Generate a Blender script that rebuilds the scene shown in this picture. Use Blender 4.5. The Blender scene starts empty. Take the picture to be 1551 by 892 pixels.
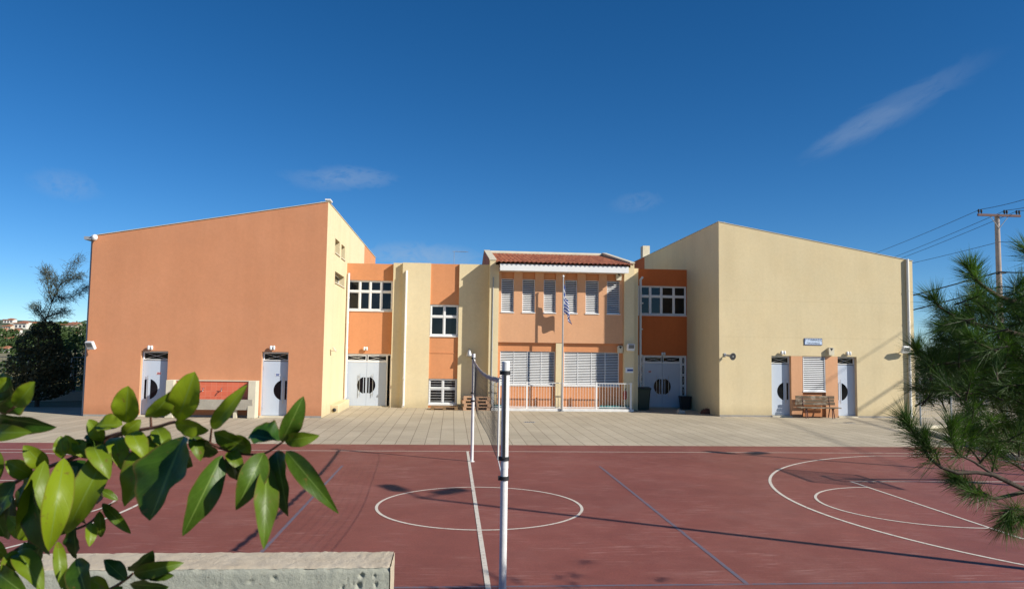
import bpy, math, random
from mathutils import Vector, Matrix, noise as mnoise
R = math.radians
scene = bpy.context.scene
col = scene.collection
random.seed(7)

# ------------------------------------------------------------------ camera
F, CH, PI_, YA, RO = 1143.67, 2.727, .07267, .07807, .01482
CAM = Vector((-.53892, -13.40, CH))
fw = Vector((math.sin(YA)*math.cos(PI_), math.cos(YA)*math.cos(PI_), math.sin(PI_)))
rt0 = Vector((math.cos(YA), -math.sin(YA), 0))
up0 = rt0.cross(fw)
rt = rt0*math.cos(RO) + up0*math.sin(RO)
up = -rt0*math.sin(RO) + up0*math.cos(RO)
cd = bpy.data.cameras.new('camera'); cam = bpy.data.objects.new('camera', cd); col.objects.link(cam)
cam.matrix_world = Matrix(((rt.x, up.x, -fw.x, CAM.x), (rt.y, up.y, -fw.y, CAM.y), (rt.z, up.z, -fw.z, CAM.z), (0, 0, 0, 1)))
cd.sensor_width = 36; cd.lens = 36*F/1551; cd.dof.use_dof = True; cd.dof.focus_distance = 26; cd.dof.aperture_fstop = 14; cd.clip_start = .05; cd.clip_end = 4000
scene.camera = cam

def ray(px, py): return fw + rt*((px-775.5)/F) - up*((py-446)/F)
def onY(px, py, y):
    d = ray(px, py); return CAM + d*((y-CAM.y)/d.y)
def onX(px, py, x):
    d = ray(px, py); return CAM + d*((x-CAM.x)/d.x)
def onZ(px, py, z=0):
    d = ray(px, py); return CAM + d*((z-CAM.z)/d.z)
def atD(px, py, d): return CAM + ray(px, py)*d

# ------------------------------------------------------------------ helpers
ORG = {}
def tag(o, label=None, cat=None, group=None, kind=None):
    if label: o['label'] = label
    if cat: o['category'] = cat
    if group: o['group'] = group
    if kind: o['kind'] = kind
    return o
def thing(name, label, cat, loc=(0, 0, 0), rz=0, group=None):
    o = bpy.data.objects.new(name, None); col.objects.link(o)
    o.empty_display_size = .2
    o.location = loc; o.rotation_euler = (0, 0, rz); ORG[o.name] = (Vector(loc), rz)
    return tag(o, label, cat, group)
class MB:
    def __init__(s): s.v = []; s.f = []; s.m = []; s.sm = []
    def add(s, vs, fs, mi=0, smooth=False):
        b = len(s.v); s.v += [tuple(v) for v in vs]
        for f in fs: s.f.append(tuple(b+i for i in f)); s.m.append(mi); s.sm.append(smooth)
        return s
    def quad(s, a, b, c, d, mi=0): return s.add([a, b, c, d], [(0, 1, 2, 3)], mi)
    def box(s, x0, x1, y0, y1, z0, z1, mi=0, M=None):
        vs = [Vector((x, y, z)) for z in (z0, z1) for y in (y0, y1) for x in (x0, x1)]
        if M is not None: vs = [M @ v for v in vs]
        return s.add(vs, [(0, 2, 3, 1), (4, 5, 7, 6), (0, 1, 5, 4), (2, 6, 7, 3), (0, 4, 6, 2), (1, 3, 7, 5)], mi)
    def bbox(s, x0, x1, y0, y1, z0, z1, b=.01, mi=0, M=None):
        # box with chamfered vertical and top/bottom edges
        vs = []; fs = []
        for (z, i) in ((z0, b), (z0+b, 0), (z1-b, 0), (z1, b)):
            for (x, y) in ((x0+b, y0), (x1-b, y0), (x1, y0+b), (x1, y1-b), (x1-b, y1), (x0+b, y1), (x0, y1-b), (x0, y0+b)):
                cx, cy = (x0+x1)/2, (y0+y1)/2
                X = x+(i if x < cx else -i); Yy = y+(i if y < cy else -i)
                vs.append(Vector((X, Yy, z)))
        if M is not None: vs = [M @ v for v in vs]
        for k in range(3):
            for i in range(8): fs.append((k*8+i, k*8+(i+1) % 8, (k+1)*8+(i+1) % 8, (k+1)*8+i))
        fs.append(tuple(range(7, -1, -1))); fs.append(tuple(range(24, 32)))
        return s.add(vs, fs, mi)
    def tube(s, pts, rad, n=8, mi=0, cap=True, smooth=True):
        pts = [Vector(p) for p in pts]; N = len(pts)
        if not hasattr(rad, '__len__'): rad = [rad]*N
        vs = []; fs = []; prev = None
        for i, p in enumerate(pts):
            t = (pts[min(i+1, N-1)]-pts[max(i-1, 0)]).normalized()
            if prev is None:
                a = Vector((0, 0, 1)) if abs(t.z) < .9 else Vector((1, 0, 0))
                u = t.cross(a).normalized()
            else: u = (prev-t*prev.dot(t)).normalized()
            prev = u; w = t.cross(u)
            for k in range(n):
                an = 2*math.pi*k/n; vs.append(p+(u*math.cos(an)+w*math.sin(an))*rad[i])
        for i in range(N-1):
            for k in range(n): fs.append((i*n+k, i*n+(k+1) % n, (i+1)*n+(k+1) % n, (i+1)*n+k))
        s.add(vs, fs, mi, smooth)
        if cap:
            s.add(vs[:n], [tuple(range(n-1, -1, -1))], mi); s.add(vs[-n:], [tuple(range(n))], mi)
        return s
    def prism(s, poly, a0, a1, fn, mi=0):
        # poly: list of 2-D points; fn(p, q, a) -> 3-D
        n = len(poly); vs = [fn(p, q, a0) for p, q in poly]+[fn(p, q, a1) for p, q in poly]
        fs = [tuple(range(n-1, -1, -1)), tuple(range(n, 2*n))]+[(i, (i+1) % n, n+(i+1) % n, n+i) for i in range(n)]
        return s.add(vs, fs, mi)
    def lathe(s, prof, c, n=16, mi=0, axis='z', smooth=True):
        vs = []; fs = []; c = Vector(c)
        for r, h in prof:
            for k in range(n):
                a = 2*math.pi*k/n; x, y = r*math.cos(a), r*math.sin(a)
                vs.append(c+(Vector((x, y, h)) if axis == 'z' else Vector((x, h, y)) if axis == 'y' else Vector((h, x, y))))
        for i in range(len(prof)-1):
            for k in range(n): fs.append((i*n+k, i*n+(k+1) % n, (i+1)*n+(k+1) % n, (i+1)*n+k))
        fs.append(tuple(range(n-1, -1, -1))); fs.append(tuple(range((len(prof)-1)*n, len(prof)*n)))
        return s.add(vs, fs, mi, smooth)
    def build(s, name, mats, parent=None, origin=None):
        if not isinstance(mats, (list, tuple)): mats = [mats]
        me = bpy.data.meshes.new(name)
        if parent is not None: og, rz = ORG[parent.name]
        else:
            rz = 0
            if origin is None:
                xs = [v[0] for v in s.v]; ys = [v[1] for v in s.v]; zs = [v[2] for v in s.v]
                origin = ((min(xs)+max(xs))/2, (min(ys)+max(ys))/2, min(zs))
            og = Vector(origin)
        inv = Matrix.Rotation(-rz, 3, 'Z')
        me.from_pydata([inv @ (Vector(v)-og) for v in s.v], [], s.f); me.update()
        for m in mats: me.materials.append(m)
        me.polygons.foreach_set('material_index', s.m)
        me.polygons.foreach_set('use_smooth', s.sm)
        o = bpy.data.objects.new(name, me); col.objects.link(o)
        if parent is not None: o.parent = parent
        else: o.location = og
        ORG[o.name] = (og, rz)
        return o
def copy_tree(o, parent=None):
    c = o.copy(); col.objects.link(c)
    if parent is not None: c.parent = parent; c.matrix_parent_inverse = o.matrix_parent_inverse
    for ch in list(o.children): copy_tree(ch, c)
    return c

# ------------------------------------------------------------------ materials
class NT:
    def __init__(s, m):
        m.use_nodes = True; s.m = m; s.t = m.node_tree; s.n = s.t.nodes; s.l = s.t.links
        s.b = s.n.get('Principled BSDF'); s.out = s.n.get('Material Output'); s._tc = None
    def node(s, ty, **kw):
        n = s.n.new(ty)
        for k, v in kw.items():
            if k.startswith('i_'):
                n.inputs[k[2:].replace('_', ' ')].default_value = v
            else: setattr(n, k, v)
        return n
    def link(s, a, b): s.l.new(a, b)
    def pos(s, scale=(1, 1, 1), rot=(0, 0, 0)):
        g = s.node('ShaderNodeNewGeometry'); mp = s.node('ShaderNodeMapping')
        mp.inputs['Scale'].default_value = scale; mp.inputs['Rotation'].default_value = rot
        s.link(g.outputs['Position'], mp.inputs['Vector']); return mp.outputs['Vector']
    def noise(s, scale, detail=4, rough=.6, vec=None, dist=0):
        n = s.node('ShaderNodeTexNoise'); n.inputs['Scale'].default_value = scale; n.inputs['Detail'].default_value = detail
        n.inputs['Roughness'].default_value = rough; n.inputs['Distortion'].default_value = dist
        s.link(vec if vec is not None else s.pos(), n.inputs['Vector']); return n.outputs['Fac']
    def ramp(s, fac, a, b, lo=0., hi=1.):
        m = s.node('ShaderNodeMapRange'); m.inputs['From Min'].default_value = a; m.inputs['From Max'].default_value = b
        m.inputs['To Min'].default_value = lo; m.inputs['To Max'].default_value = hi; s.link(fac, m.inputs['Value']); return m.outputs['Result']
    def math(s, op, a, b=None):
        m = s.node('ShaderNodeMath', operation=op)
        for i, x in enumerate((a, b)):
            if x is None: continue
            if isinstance(x, (int, float)): m.inputs[i].default_value = x
            else: s.link(x, m.inputs[i])
        return m.outputs[0]
    def mix(s, fac, a, b, blend='MIX'):
        m = s.node('ShaderNodeMix', data_type='RGBA', blend_type=blend)
        for i, x in ((0, fac), (6, a), (7, b)):
            if isinstance(x, (int, float)): m.inputs[i].default_value = x
            elif isinstance(x, tuple): m.inputs[i].default_value = x if len(x) == 4 else (*x, 1)
            else: s.link(x, m.inputs[i])
        return m.outputs[2]
    def bump(s, h, strength, dist=.01, prev=None):
        b = s.node('ShaderNodeBump'); b.inputs['Strength'].default_value = strength; b.inputs['Distance'].default_value = dist
        s.link(h, b.inputs['Height'])
        if prev is not None: s.link(prev, b.inputs['Normal'])
        return b.outputs['Normal']
def dk(c, k): return tuple(x*k for x in c)
def mat(name, c, rough=.7, var=.12, scale=3., fine=.06, fscale=60., bump=.0, bscale=80., metal=0, spec=.5, dirt=None):
    m = bpy.data.materials.new(name); t = NT(m)
    a = t.ramp(t.noise(scale, 5), .3, .7, 1-var, 1+var*.6)
    b = t.ramp(t.noise(fscale, 3), .3, .7, 1-fine, 1+fine)
    k = t.math('MULTIPLY', a, b)
    cc = t.node('ShaderNodeVectorMath', operation='SCALE'); cc.inputs[0].default_value = c; t.link(k, cc.inputs['Scale'])
    t.link(cc.outputs[0], t.b.inputs['Base Color'])
    t.b.inputs['Roughness'].default_value = rough; t.b.inputs['Metallic'].default_value = metal; t.b.inputs['Specular IOR Level'].default_value = spec
    if bump: t.link(t.bump(t.noise(bscale, 4), bump), t.b.inputs['Normal'])
    return m
def plaster(name, c, joints=False):
    m = bpy.data.materials.new(name); t = NT(m)
    a = t.ramp(t.noise(.55, 6, .62), .25, .75, .94, 1.045)
    b = t.ramp(t.noise(9, 5, .7), .3, .7, .955, 1.035)
    st = t.ramp(t.noise(1, 5, .6, t.pos((1.6, 1.6, .12))), .42, .75, 1.0, .93)
    f = t.ramp(t.noise(90, 2), .3, .7, .96, 1.04)
    k = t.math('MULTIPLY', t.math('MULTIPLY', a, b), t.math('MULTIPLY', st, f))
    # splash dirt along the foot of the wall
    g = t.node('ShaderNodeNewGeometry'); sp = t.node('ShaderNodeSeparateXYZ'); t.link(g.outputs['Position'], sp.inputs[0])
    ed = t.math('ADD', sp.outputs['Z'], t.math('MULTIPLY', t.noise(2.2, 4), -.5))
    k = t.math('MULTIPLY', k, t.ramp(ed, -.15, .25, .80, 1.0))
    if joints:
        for z in (3.42, 5.0):
            d = t.math('ABSOLUTE', t.math('SUBTRACT', sp.outputs['Z'], z))
            k = t.math('MULTIPLY', k, t.ramp(d, .0, .05, .955, 1.0))
    cc = t.node('ShaderNodeVectorMath', operation='SCALE'); cc.inputs[0].default_value = c; t.link(k, cc.inputs['Scale'])
    hue = t.mix(t.ramp(t.noise(.9, 3), .35, .65, 0, .35), cc.outputs[0], (1, .95, .88, 1), 'MULTIPLY')
    t.link(hue, t.b.inputs['Base Color'])
    t.b.inputs['Roughness'].default_value = .9; t.b.inputs['Specular IOR Level'].default_value = .25
    n1 = t.bump(t.noise(45, 5, .7), .28, .012); t.link(t.bump(t.noise(1.3, 3), .25, .03, n1), t.b.inputs['Normal'])
    return m
M = {}
M['orange'] = plaster('orange plaster', (.585, .262, .135))
M['deep_orange'] = plaster('deep orange plaster', (.58, .155, .045))  # same orange as the band, with shade painted in as a redder hue
M['band_orange'] = plaster('band orange plaster', (.63, .275, .125))
M['salmon'] = plaster('salmon plaster', (.66, .36, .20))
M['cream'] = plaster('cream plaster', (.715, .60, .375))
M['cream_pale'] = plaster('pale cream plaster', (.668, .552, .338), True)
M['white'] = mat('white paint', (.78, .78, .76), .45, .05, 2, .03)
M['white_dirty'] = mat('weathered white paint', (.72, .71, .68), .5, .14, 4, .06, 40, .1)
M['slat'] = mat('white slat metal', (.76, .76, .75), .4, .07, 3, .02)
M['pvc'] = mat('pale plastic pipe', (.74, .72, .66), .4, .06, 1.5, .03)
M['door'] = mat('blue grey door paint', (.50, .56, .64), .38, .05, 1.2, .02, 80)
M['door_shade'] = M['door']
M['steel'] = mat('brushed steel', (.55, .55, .55), .3, .05, 6, .02, metal=1)
M['galv'] = mat('galvanised steel', (.42, .43, .44), .45, .12, 6, .06, metal=.6)
M['grey_metal'] = mat('grey painted metal', (.32, .34, .36), .5, .1, 5, .04)
M['black'] = mat('black rubber', (.018, .018, .02), .6, .2, 10, .1)
M['void'] = mat('dark interior', (.02, .022, .025), .9, .1, 2)
M['concrete'] = mat('cast concrete', (.46, .42, .34), .9, .14, 3, .1, 30, .3, 50)
M['sill'] = mat('pale sill concrete', (.62, .56, .42), .85, .1, 3, .05, 40, .15)
M['plinth'] = mat('grey cement skirting', (.30, .28, .25), .9, .18, 3, .08, 40, .3)
M['red_tile'] = None
M['wood_old'] = None
M['brown_iron'] = mat('rust brown iron', (.10, .035, .025), .6, .25, 9, .1)
M['bark'] = mat('grey brown bark', (.07, .05, .035), .95, .35, 14, .15, 70, .6, 30)
M['twig'] = mat('red brown twig', (.12, .05, .03), .6, .3, 40, .1)
M['tarp'] = mat('teal tarpaulin', (.01, .13, .13), .5, .2, 6, .05, 40, .2, 20)
M['bin_green'] = mat('dark green plastic', (.012, .03, .016), .5, .15, 5, .05)
M['bin_black'] = mat('black plastic', (.012, .013, .016), .5, .15, 5, .05)
M['red_paint'] = mat('red paint', (.35, .02, .02), .4, .1, 6)
M['blue_paint'] = mat('blue paint', (.03, .07, .26), .5, .08, 6)
M['brown_bag'] = mat('brown dry litter', (.13, .055, .035), .9, .4, 12, .2, 60, .5, 40)
M['stone'] = mat('pale stone', (.40, .38, .34), .9, .15, 8, .08, 40, .4, 40)
M['hill_wall'] = mat('white house render', (.72, .68, .60), .9, .12, .3, .05, 2)
M['hill_wall_b'] = mat('beige house render', (.66, .56, .42), .9, .12, .3, .05, 2)
M['hill_roof'] = mat('terracotta house roof', (.42, .17, .09), .9, .2, .6, .1, 2)
M['hill_glass'] = mat('dark house openings', (.06, .06, .07), .4, .1, 1)

def glass(name, c=(.006, .007, .009), rough=.05):
    m = bpy.data.materials.new(name); t = NT(m)
    k = t.ramp(t.noise(1.3, 3), .3, .7, .5, 1.6)
    cc = t.node('ShaderNodeVectorMath', operation='SCALE'); cc.inputs[0].default_value = c; t.link(k, cc.inputs['Scale'])
    t.link(cc.outputs[0], t.b.inputs['Base Color']); t.b.inputs['Roughness'].default_value = rough; t.b.inputs['Specular IOR Level'].default_value = .4
    t.link(t.bump(t.noise(2.2, 2), .02, .02), t.b.inputs['Normal'])
    return m
M['glass'] = glass('dark window glass')
M['screen'] = glass('lamp lens glass', (.16, .17, .17), .15)

def wood(name, c1, c2, c3):
    m = bpy.data.materials.new(name); t = NT(m)
    v = t.pos((1.2, 30, 30)); n = t.noise(2, 6, .7, v, 1.2)
    r = t.node('ShaderNodeValToRGB'); r.color_ramp.elements[0].color = (*c1, 1); r.color_ramp.elements[1].color = (*c2, 1)
    r.color_ramp.elements[0].position = .3; r.color_ramp.elements[1].position = .72; t.link(n, r.inputs[0])
    p = t.ramp(t.noise(3.5, 4), .48, .6, 0, .8)
    t.link(t.mix(p, r.outputs[0], (*c3, 1)), t.b.inputs['Base Color']); t.b.inputs['Roughness'].default_value = .85
    t.link(t.bump(n, .4, .01), t.b.inputs['Normal']); return m
M['wood_old'] = wood('weathered bench wood', (.06, .04, .025), (.24, .17, .10), (.34, .29, .22))
M['pallet'] = wood('pallet wood', (.42, .24, .13), (.60, .37, .22), (.48, .30, .18))
M['pallet_brown'] = wood('brown pallet wood', (.16, .09, .04), (.30, .19, .09), (.22, .14, .07))
M['pole_wood'] = mat('grey timber pole', (.36, .30, .26), .85, .2, 4, .1, 40, .3, 20)

def court_mat():
    m = bpy.data.materials.new('red court coating'); t = NT(m)
    big = t.ramp(t.noise(.22, 5, .6), .3, .7, .86, 1.12)
    mid = t.ramp(t.noise(2.1, 6, .72), .3, .7, .88, 1.10)
    fine = t.ramp(t.noise(38, 4, .7), .28, .72, .80, 1.18)
    k = t.math('MULTIPLY', t.math('MULTIPLY', big, mid), fine)
    cc = t.node('ShaderNodeVectorMath', operation='SCALE'); cc.inputs[0].default_value = (.222, .069, .0495); t.link(k, cc.inputs['Scale'])
    base = cc.outputs[0]
    # scuffs: thin pale scratches in three directions
    for ang, sc, thr, am in ((8, 1.0, .575, .42), (-20, 1.3, .58, .38), (40, .9, .59, .30), (-4, 2.2, .60, .34)):
        n = t.noise(1.0*sc, 5, .62, t.pos((1.3, 13, 1), (0, 0, R(ang))))
        n2 = t.noise(.9, 2, .5)
        f = t.math('MULTIPLY', t.ramp(n, thr, thr+.12, 0, am), t.ramp(n2, .44, .62, 0, 1))
        base = t.mix(f, base, (.52, .33, .28, 1))
    # dusty worn film
    dust = t.ramp(t.noise(.6, 6, .7, None, .6), .5, .8, 0, .30)
    base = t.mix(dust, base, (.33, .17, .14, 1))
    spots = t.ramp(t.noise(7, 2, .5), .74, .80, 0, .5)
    base = t.mix(spots, base, (.12, .045, .04, 1))
    t.link(base, t.b.inputs['Base Color']); t.b.inputs['Roughness'].default_value = .62; t.b.inputs['Specular IOR Level'].default_value = .4
    t.link(t.bump(t.noise(120, 3, .7), .25, .004), t.b.inputs['Normal']); return m
M['court'] = court_mat()
def line_mat(name, c, wear):
    m = bpy.data.materials.new(name); t = NT(m)
    n = t.noise(14, 6, .75); f = t.ramp(n, .55-wear*.12, .62, 0, .9 if wear > .5 else .5)
    f2 = t.ramp(t.noise(1.7, 4), .45, .7, 0, wear*.5)
    a = t.mix(f, (*c, 1), (.24, .09, .08, 1)); a = t.mix(f2, a, (.26, .10, .085, 1))
    t.link(a, t.b.inputs['Base Color']); t.b.inputs['Roughness'].default_value = .6; return m
M['line_white'] = line_mat('white line paint', (.66, .60, .50), .15)
M['line_blue'] = line_mat('faded blue line paint', (.115, .125, .165), .55)

def paving_mat():
    m = bpy.data.materials.new('concrete slab paving'); t = NT(m)
    g = t.node('ShaderNodeNewGeometry'); mp = t.node('ShaderNodeMapping'); mp.inputs['Rotation'].default_value = (0, 0, R(90))
    t.link(g.outputs['Position'], mp.inputs['Vector'])
    br = t.node('ShaderNodeTexBrick'); t.link(mp.outputs[0], br.inputs['Vector'])
    br.inputs['Color1'].default_value = (.43, .368, .265, 1); br.inputs['Color2'].default_value = (.485, .418, .305, 1); br.inputs['Mortar'].default_value = (.22, .18, .13, 1)
    br.inputs['Scale'].default_value = 1; br.inputs['Mortar Size'].default_value = .010; br.inputs['Mortar Smooth'].default_value = .3; br.inputs['Bias'].default_value = 0
    br.inputs['Brick Width'].default_value = 1.68; br.inputs['Row Height'].default_value = .42; br.offset = .5
    br2 = t.node('ShaderNodeTexBrick'); t.link(mp.outputs[0], br2.inputs['Vector'])
    br2.inputs['Color1'].default_value = (1, 1, 1, 1); br2.inputs['Color2'].default_value = (.94, .94, .94, 1); br2.inputs['Mortar'].default_value = (.80, .78, .74, 1)
    br2.inputs['Scale'].default_value = 1; br2.inputs['Mortar Size'].default_value = .01; br2.inputs['Brick Width'].default_value = .42; br2.inputs['Row Height'].default_value = .42; br2.offset = 0
    a = t.mix(.8, br.outputs['Color'], br2.outputs['Color'], 'MULTIPLY')
    k = t.math('MULTIPLY', t.ramp(t.noise(.35, 6, .65), .3, .7, .84, 1.10), t.ramp(t.noise(14, 5, .7), .3, .7, .90, 1.09))
    sc = t.node('ShaderNodeVectorMath', operation='SCALE'); t.link(a, sc.inputs[0]); t.link(k, sc.inputs['Scale'])
    st = t.ramp(t.noise(1.4, 5, .6, None, .8), .60, .74, 0, .35)
    c = t.mix(st, sc.outputs[0], (.24, .21, .16, 1))
    t.link(c, t.b.inputs['Base Color']); t.b.inputs['Roughness'].default_value = .85; t.b.inputs['Specular IOR Level'].default_value = .3
    t.link(t.bump(t.noise(60, 4), .2, .006), t.b.inputs['Normal']); return m
M['paving'] = paving_mat()
def ground_mat():
    m = bpy.data.materials.new('dry ground'); t = NT(m)
    f = t.ramp(t.noise(.12, 6, .7), .4, .62); g2 = t.ramp(t.noise(2.5, 6, .75), .3, .7)
    a = t.mix(f, (.20, .16, .085, 1), (.11, .11, .045, 1)); b = t.mix(g2, a, (.28, .24, .13, 1))
    t.link(b, t.b.inputs['Base Color']); t.b.inputs['Roughness'].default_value = .95
    t.link(t.bump(t.noise(8, 5), .6, .1), t.b.inputs['Normal']); return m
M['ground'] = ground_mat()
def hill_mat():
    m = bpy.data.materials.new('scrub hillside'); t = NT(m)
    f = t.ramp(t.noise(.05, 6, .7), .42, .6)
    a = t.mix(f, (.05, .075, .03, 1), (.20, .17, .10, 1))
    t.link(a, t.b.inputs['Base Color']); t.b.inputs['Roughness'].default_value = .95; return m
M['hill'] = hill_mat()
def leaf_mat(name, c1, c2, trans=.3, rough=.5, scale=3., spec=.4, tcol=None):
    m = bpy.data.materials.new(name); t = NT(m)
    n = t.noise(scale, 4, .7)
    c = t.mix(t.ramp(n, .3, .7), (*c1, 1), (*c2, 1))
    t.link(c, t.b.inputs['Base Color']); t.b.inputs['Roughness'].default_value = rough; t.b.inputs['Specular IOR Level'].default_value = spec
    tr = t.node('ShaderNodeBsdfTranslucent')
    tc = t.mix(1., c, (*(tcol or (1.3, 1.5, .5)), 1), 'MULTIPLY'); t.link(tc, tr.inputs['Color'])
    mx = t.node('ShaderNodeMixShader'); mx.inputs[0].default_value = trans
    t.link(t.b.outputs[0], mx.inputs[1]); t.link(tr.outputs[0], mx.inputs[2]); t.link(mx.outputs[0], t.out.inputs['Surface'])
    return m
M['pine'] = leaf_mat('pine needles', (.018, .045, .010), (.10, .19, .028), .30, .5, 2.5)
M['pine_far'] = leaf_mat('dark casuarina foliage', (.028, .042, .018), (.075, .07, .034), .15, .7, .9)
M['leaf_far'] = leaf_mat('broadleaf foliage', (.035, .065, .018), (.075, .12, .03), .2, .6, .7)
M['leaf_dark'] = leaf_mat('dark shrub foliage', (.022, .042, .014), (.05, .085, .022), .2, .6, .7)
M['leaf_yellow'] = leaf_mat('yellowing shrub foliage', (.12, .10, .02), (.20, .15, .03), .25, .6, .7)
def big_leaf():
    m = bpy.data.materials.new('glossy shrub leaf'); t = NT(m)
    # midrib and side veins from the leaf's own uv
    uv = t.node('ShaderNodeUVMap'); uv.uv_map = 'leaf'; sp = t.node('ShaderNodeSeparateXYZ'); t.link(uv.outputs[0], sp.inputs[0])
    ax = t.math('ABSOLUTE', t.math('SUBTRACT', sp.outputs['X'], .5))
    rib = t.ramp(ax, .012, .035, 1, 0)
    vein = t.math('ABSOLUTE', t.math('SUBTRACT', t.math('FRACT', t.math('ADD', t.math('MULTIPLY', sp.outputs['Y'], 7), t.math('MULTIPLY', ax, -4))), .5))
    vn = t.ramp(vein, .0, .10, .35, 0)
    n = t.noise(34, 5, .7)
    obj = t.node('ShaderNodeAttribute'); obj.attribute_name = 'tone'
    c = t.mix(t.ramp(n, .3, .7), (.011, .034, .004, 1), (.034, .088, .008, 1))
    c = t.mix(obj.outputs['Fac'], c, (.27, .34, .008, 1))  # sunlit yellow-green painted into bright leaves, shaded leaves left near black
    c = t.mix(t.math('MULTIPLY', vn, .35), c, (.12, .20, .035, 1)); c = t.mix(t.math('MULTIPLY', rib, .6), c, (.16, .23, .05, 1))
    spots = t.ramp(t.noise(95, 3), .64, .72, 0, .75); c = t.mix(spots, c, (.14, .09, .02, 1))
    edge = t.ramp(t.math('ADD', ax, t.math('MULTIPLY', n, .06)), .47, .53, 0, .7); c = t.mix(edge, c, (.10, .06, .015, 1))
    t.link(c, t.b.inputs['Base Color']); t.b.inputs['Roughness'].default_value = .42; t.b.inputs['Specular IOR Level'].default_value = .25
    h = t.math('ADD', t.math('MULTIPLY', vn, -.5), t.math('MULTIPLY', n, .8))
    t.link(t.bump(h, .16, .003), t.b.inputs['Normal'])
    tr = t.node('ShaderNodeBsdfTranslucent'); t.link(t.mix(1., c, (1.5, 1.6, .4, 1), 'MULTIPLY'), tr.inputs['Color'])
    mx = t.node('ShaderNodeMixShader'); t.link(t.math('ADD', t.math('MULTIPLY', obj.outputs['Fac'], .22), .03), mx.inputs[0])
    t.link(t.b.outputs[0], mx.inputs[1]); t.link(tr.outputs[0], mx.inputs[2]); t.link(mx.outputs[0], t.out.inputs['Surface']); return m
M['big_leaf'] = big_leaf()
def rooftile():
    m = bpy.data.materials.new('terracotta roof tile'); t = NT(m)
    a = t.node('ShaderNodeTexVoronoi'); a.inputs['Scale'].default_value = 1; t.link(t.pos((4.6, 2.6, .01)), a.inputs['Vector'])
    c = t.mix(t.ramp(a.outputs['Color'], .2, .8), (.34, .10, .05, 1), (.50, .19, .095, 1))
    c = t.mix(t.ramp(t.noise(3, 5), .5, .75, 0, .5), c, (.14, .06, .045, 1))
    t.link(c, t.b.inputs['Base Color']); t.b.inputs['Roughness'].default_value = .8; t.link(t.bump(t.noise(50, 4), .3, .01), t.b.inputs['Normal']); return m
M['red_tile'] = rooftile()
def fount_tile():
    m = bpy.data.materials.new('orange glazed tile'); t = NT(m)
    g = t.node('ShaderNodeNewGeometry'); mp = t.node('ShaderNodeMapping'); mp.inputs['Rotation'].default_value = (R(90), 0, 0)
    t.link(g.outputs['Position'], mp.inputs[0]); br = t.node('ShaderNodeTexBrick'); t.link(mp.outputs[0], br.inputs['Vector'])
    br.inputs['Color1'].default_value = (.68, .165, .085, 1); br.inputs['Color2'].default_value = (.62, .14, .07, 1); br.inputs['Mortar'].default_value = (.66, .23, .14, 1)
    br.inputs['Scale'].default_value = 1; br.inputs['Mortar Size'].default_value = .006; br.inputs['Brick Width'].default_value = .2; br.inputs['Row Height'].default_value = .2; br.offset = 0
    t.link(br.outputs['Color'], t.b.inputs['Base Color']); t.b.inputs['Roughness'].default_value = .3; return m
M['fount_tile'] = fount_tile()
def rough_concrete():
    m = bpy.data.materials.new('pitted old concrete'); t = NT(m)
    a = t.ramp(t.noise(2.2, 6, .65), .3, .7); b = t.noise(26, 6, .75)
    c = t.mix(a, (.31, .315, .26, 1), (.39, .385, .305, 1)); c = t.mix(t.ramp(b, .45, .75, 0, .4), c, (.34, .33, .29, 1))
    sp = t.ramp(t.noise(45, 2), .68, .74, 0, .7); c = t.mix(sp, c, (.20, .16, .11, 1))
    og = t.ramp(t.noise(5, 4), .6, .75, 0, .35); c = t.mix(og, c, (.45, .38, .24, 1))
    t.link(c, t.b.inputs['Base Color']); t.b.inputs['Roughness'].default_value = .92
    n = t.bump(b, .5, .012); t.link(t.bump(t.noise(120, 4), .4, .004, n), t.b.inputs['Normal']); return m
M['old_concrete'] = rough_concrete()
def skim():
    m = bpy.data.materials.new('cream cement skim'); t = NT(m)
    a = t.ramp(t.noise(6, 6, .7), .3, .7); b = t.noise(40, 6, .75)
    c = t.mix(a, (.47, .38, .265, 1), (.56, .475, .35, 1)); c = t.mix(t.ramp(b, .6, .8, 0, .5), c, (.42, .34, .25, 1))
    t.link(c, t.b.inputs['Base Color']); t.b.inputs['Roughness'].default_value = .92
    t.link(t.bump(b, .6, .012), t.b.inputs['Normal']); return m
M['skim'] = skim()
def hazy(c): return c

# ------------------------------------------------------------------ light
SUN_AZ, SUN_EL = R(30.5), R(31.2)
sdir = Vector((math.cos(SUN_EL)*math.cos(SUN_AZ), -math.cos(SUN_EL)*math.sin(SUN_AZ), math.sin(SUN_EL)))
ld = bpy.data.lights.new('sun', 'SUN'); ld.energy = 4.7; ld.angle = R(.53); ld.color = (1, .95, .86)
sun = bpy.data.objects.new('sun', ld); col.objects.link(sun); sun.location = (30, -20, 30)
sun.rotation_euler = (-sdir).to_track_quat('-Z', 'Y').to_euler()
w = bpy.data.worlds.new('World'); scene.world = w; w.use_nodes = True
wt = NT.__new__(NT); wt.t = w.node_tree; wt.n = wt.t.nodes; wt.l = wt.t.links
bg = wt.n['Background']
sky = wt.node('ShaderNodeTexSky'); sky.sky_type = 'NISHITA'; sky.sun_disc = False
sky.sun_elevation = SUN_EL; sky.sun_rotation = math.atan2(sdir.x, sdir.y)
sky.altitude = 1200; sky.air_density = .75; sky.dust_density = .1; sky.ozone_density = 3.6
hs = wt.node('ShaderNodeHueSaturation'); hs.inputs['Saturation'].default_value = 1.27; hs.inputs['Value'].default_value = 1.06
wt.link(sky.outputs[0], hs.inputs['Color'])
skyc = wt.mix(1., hs.outputs[0], (1.03, 1.14, 1.17, 1), 'MULTIPLY')
tcw = wt.node('ShaderNodeTexCoord')
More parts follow.
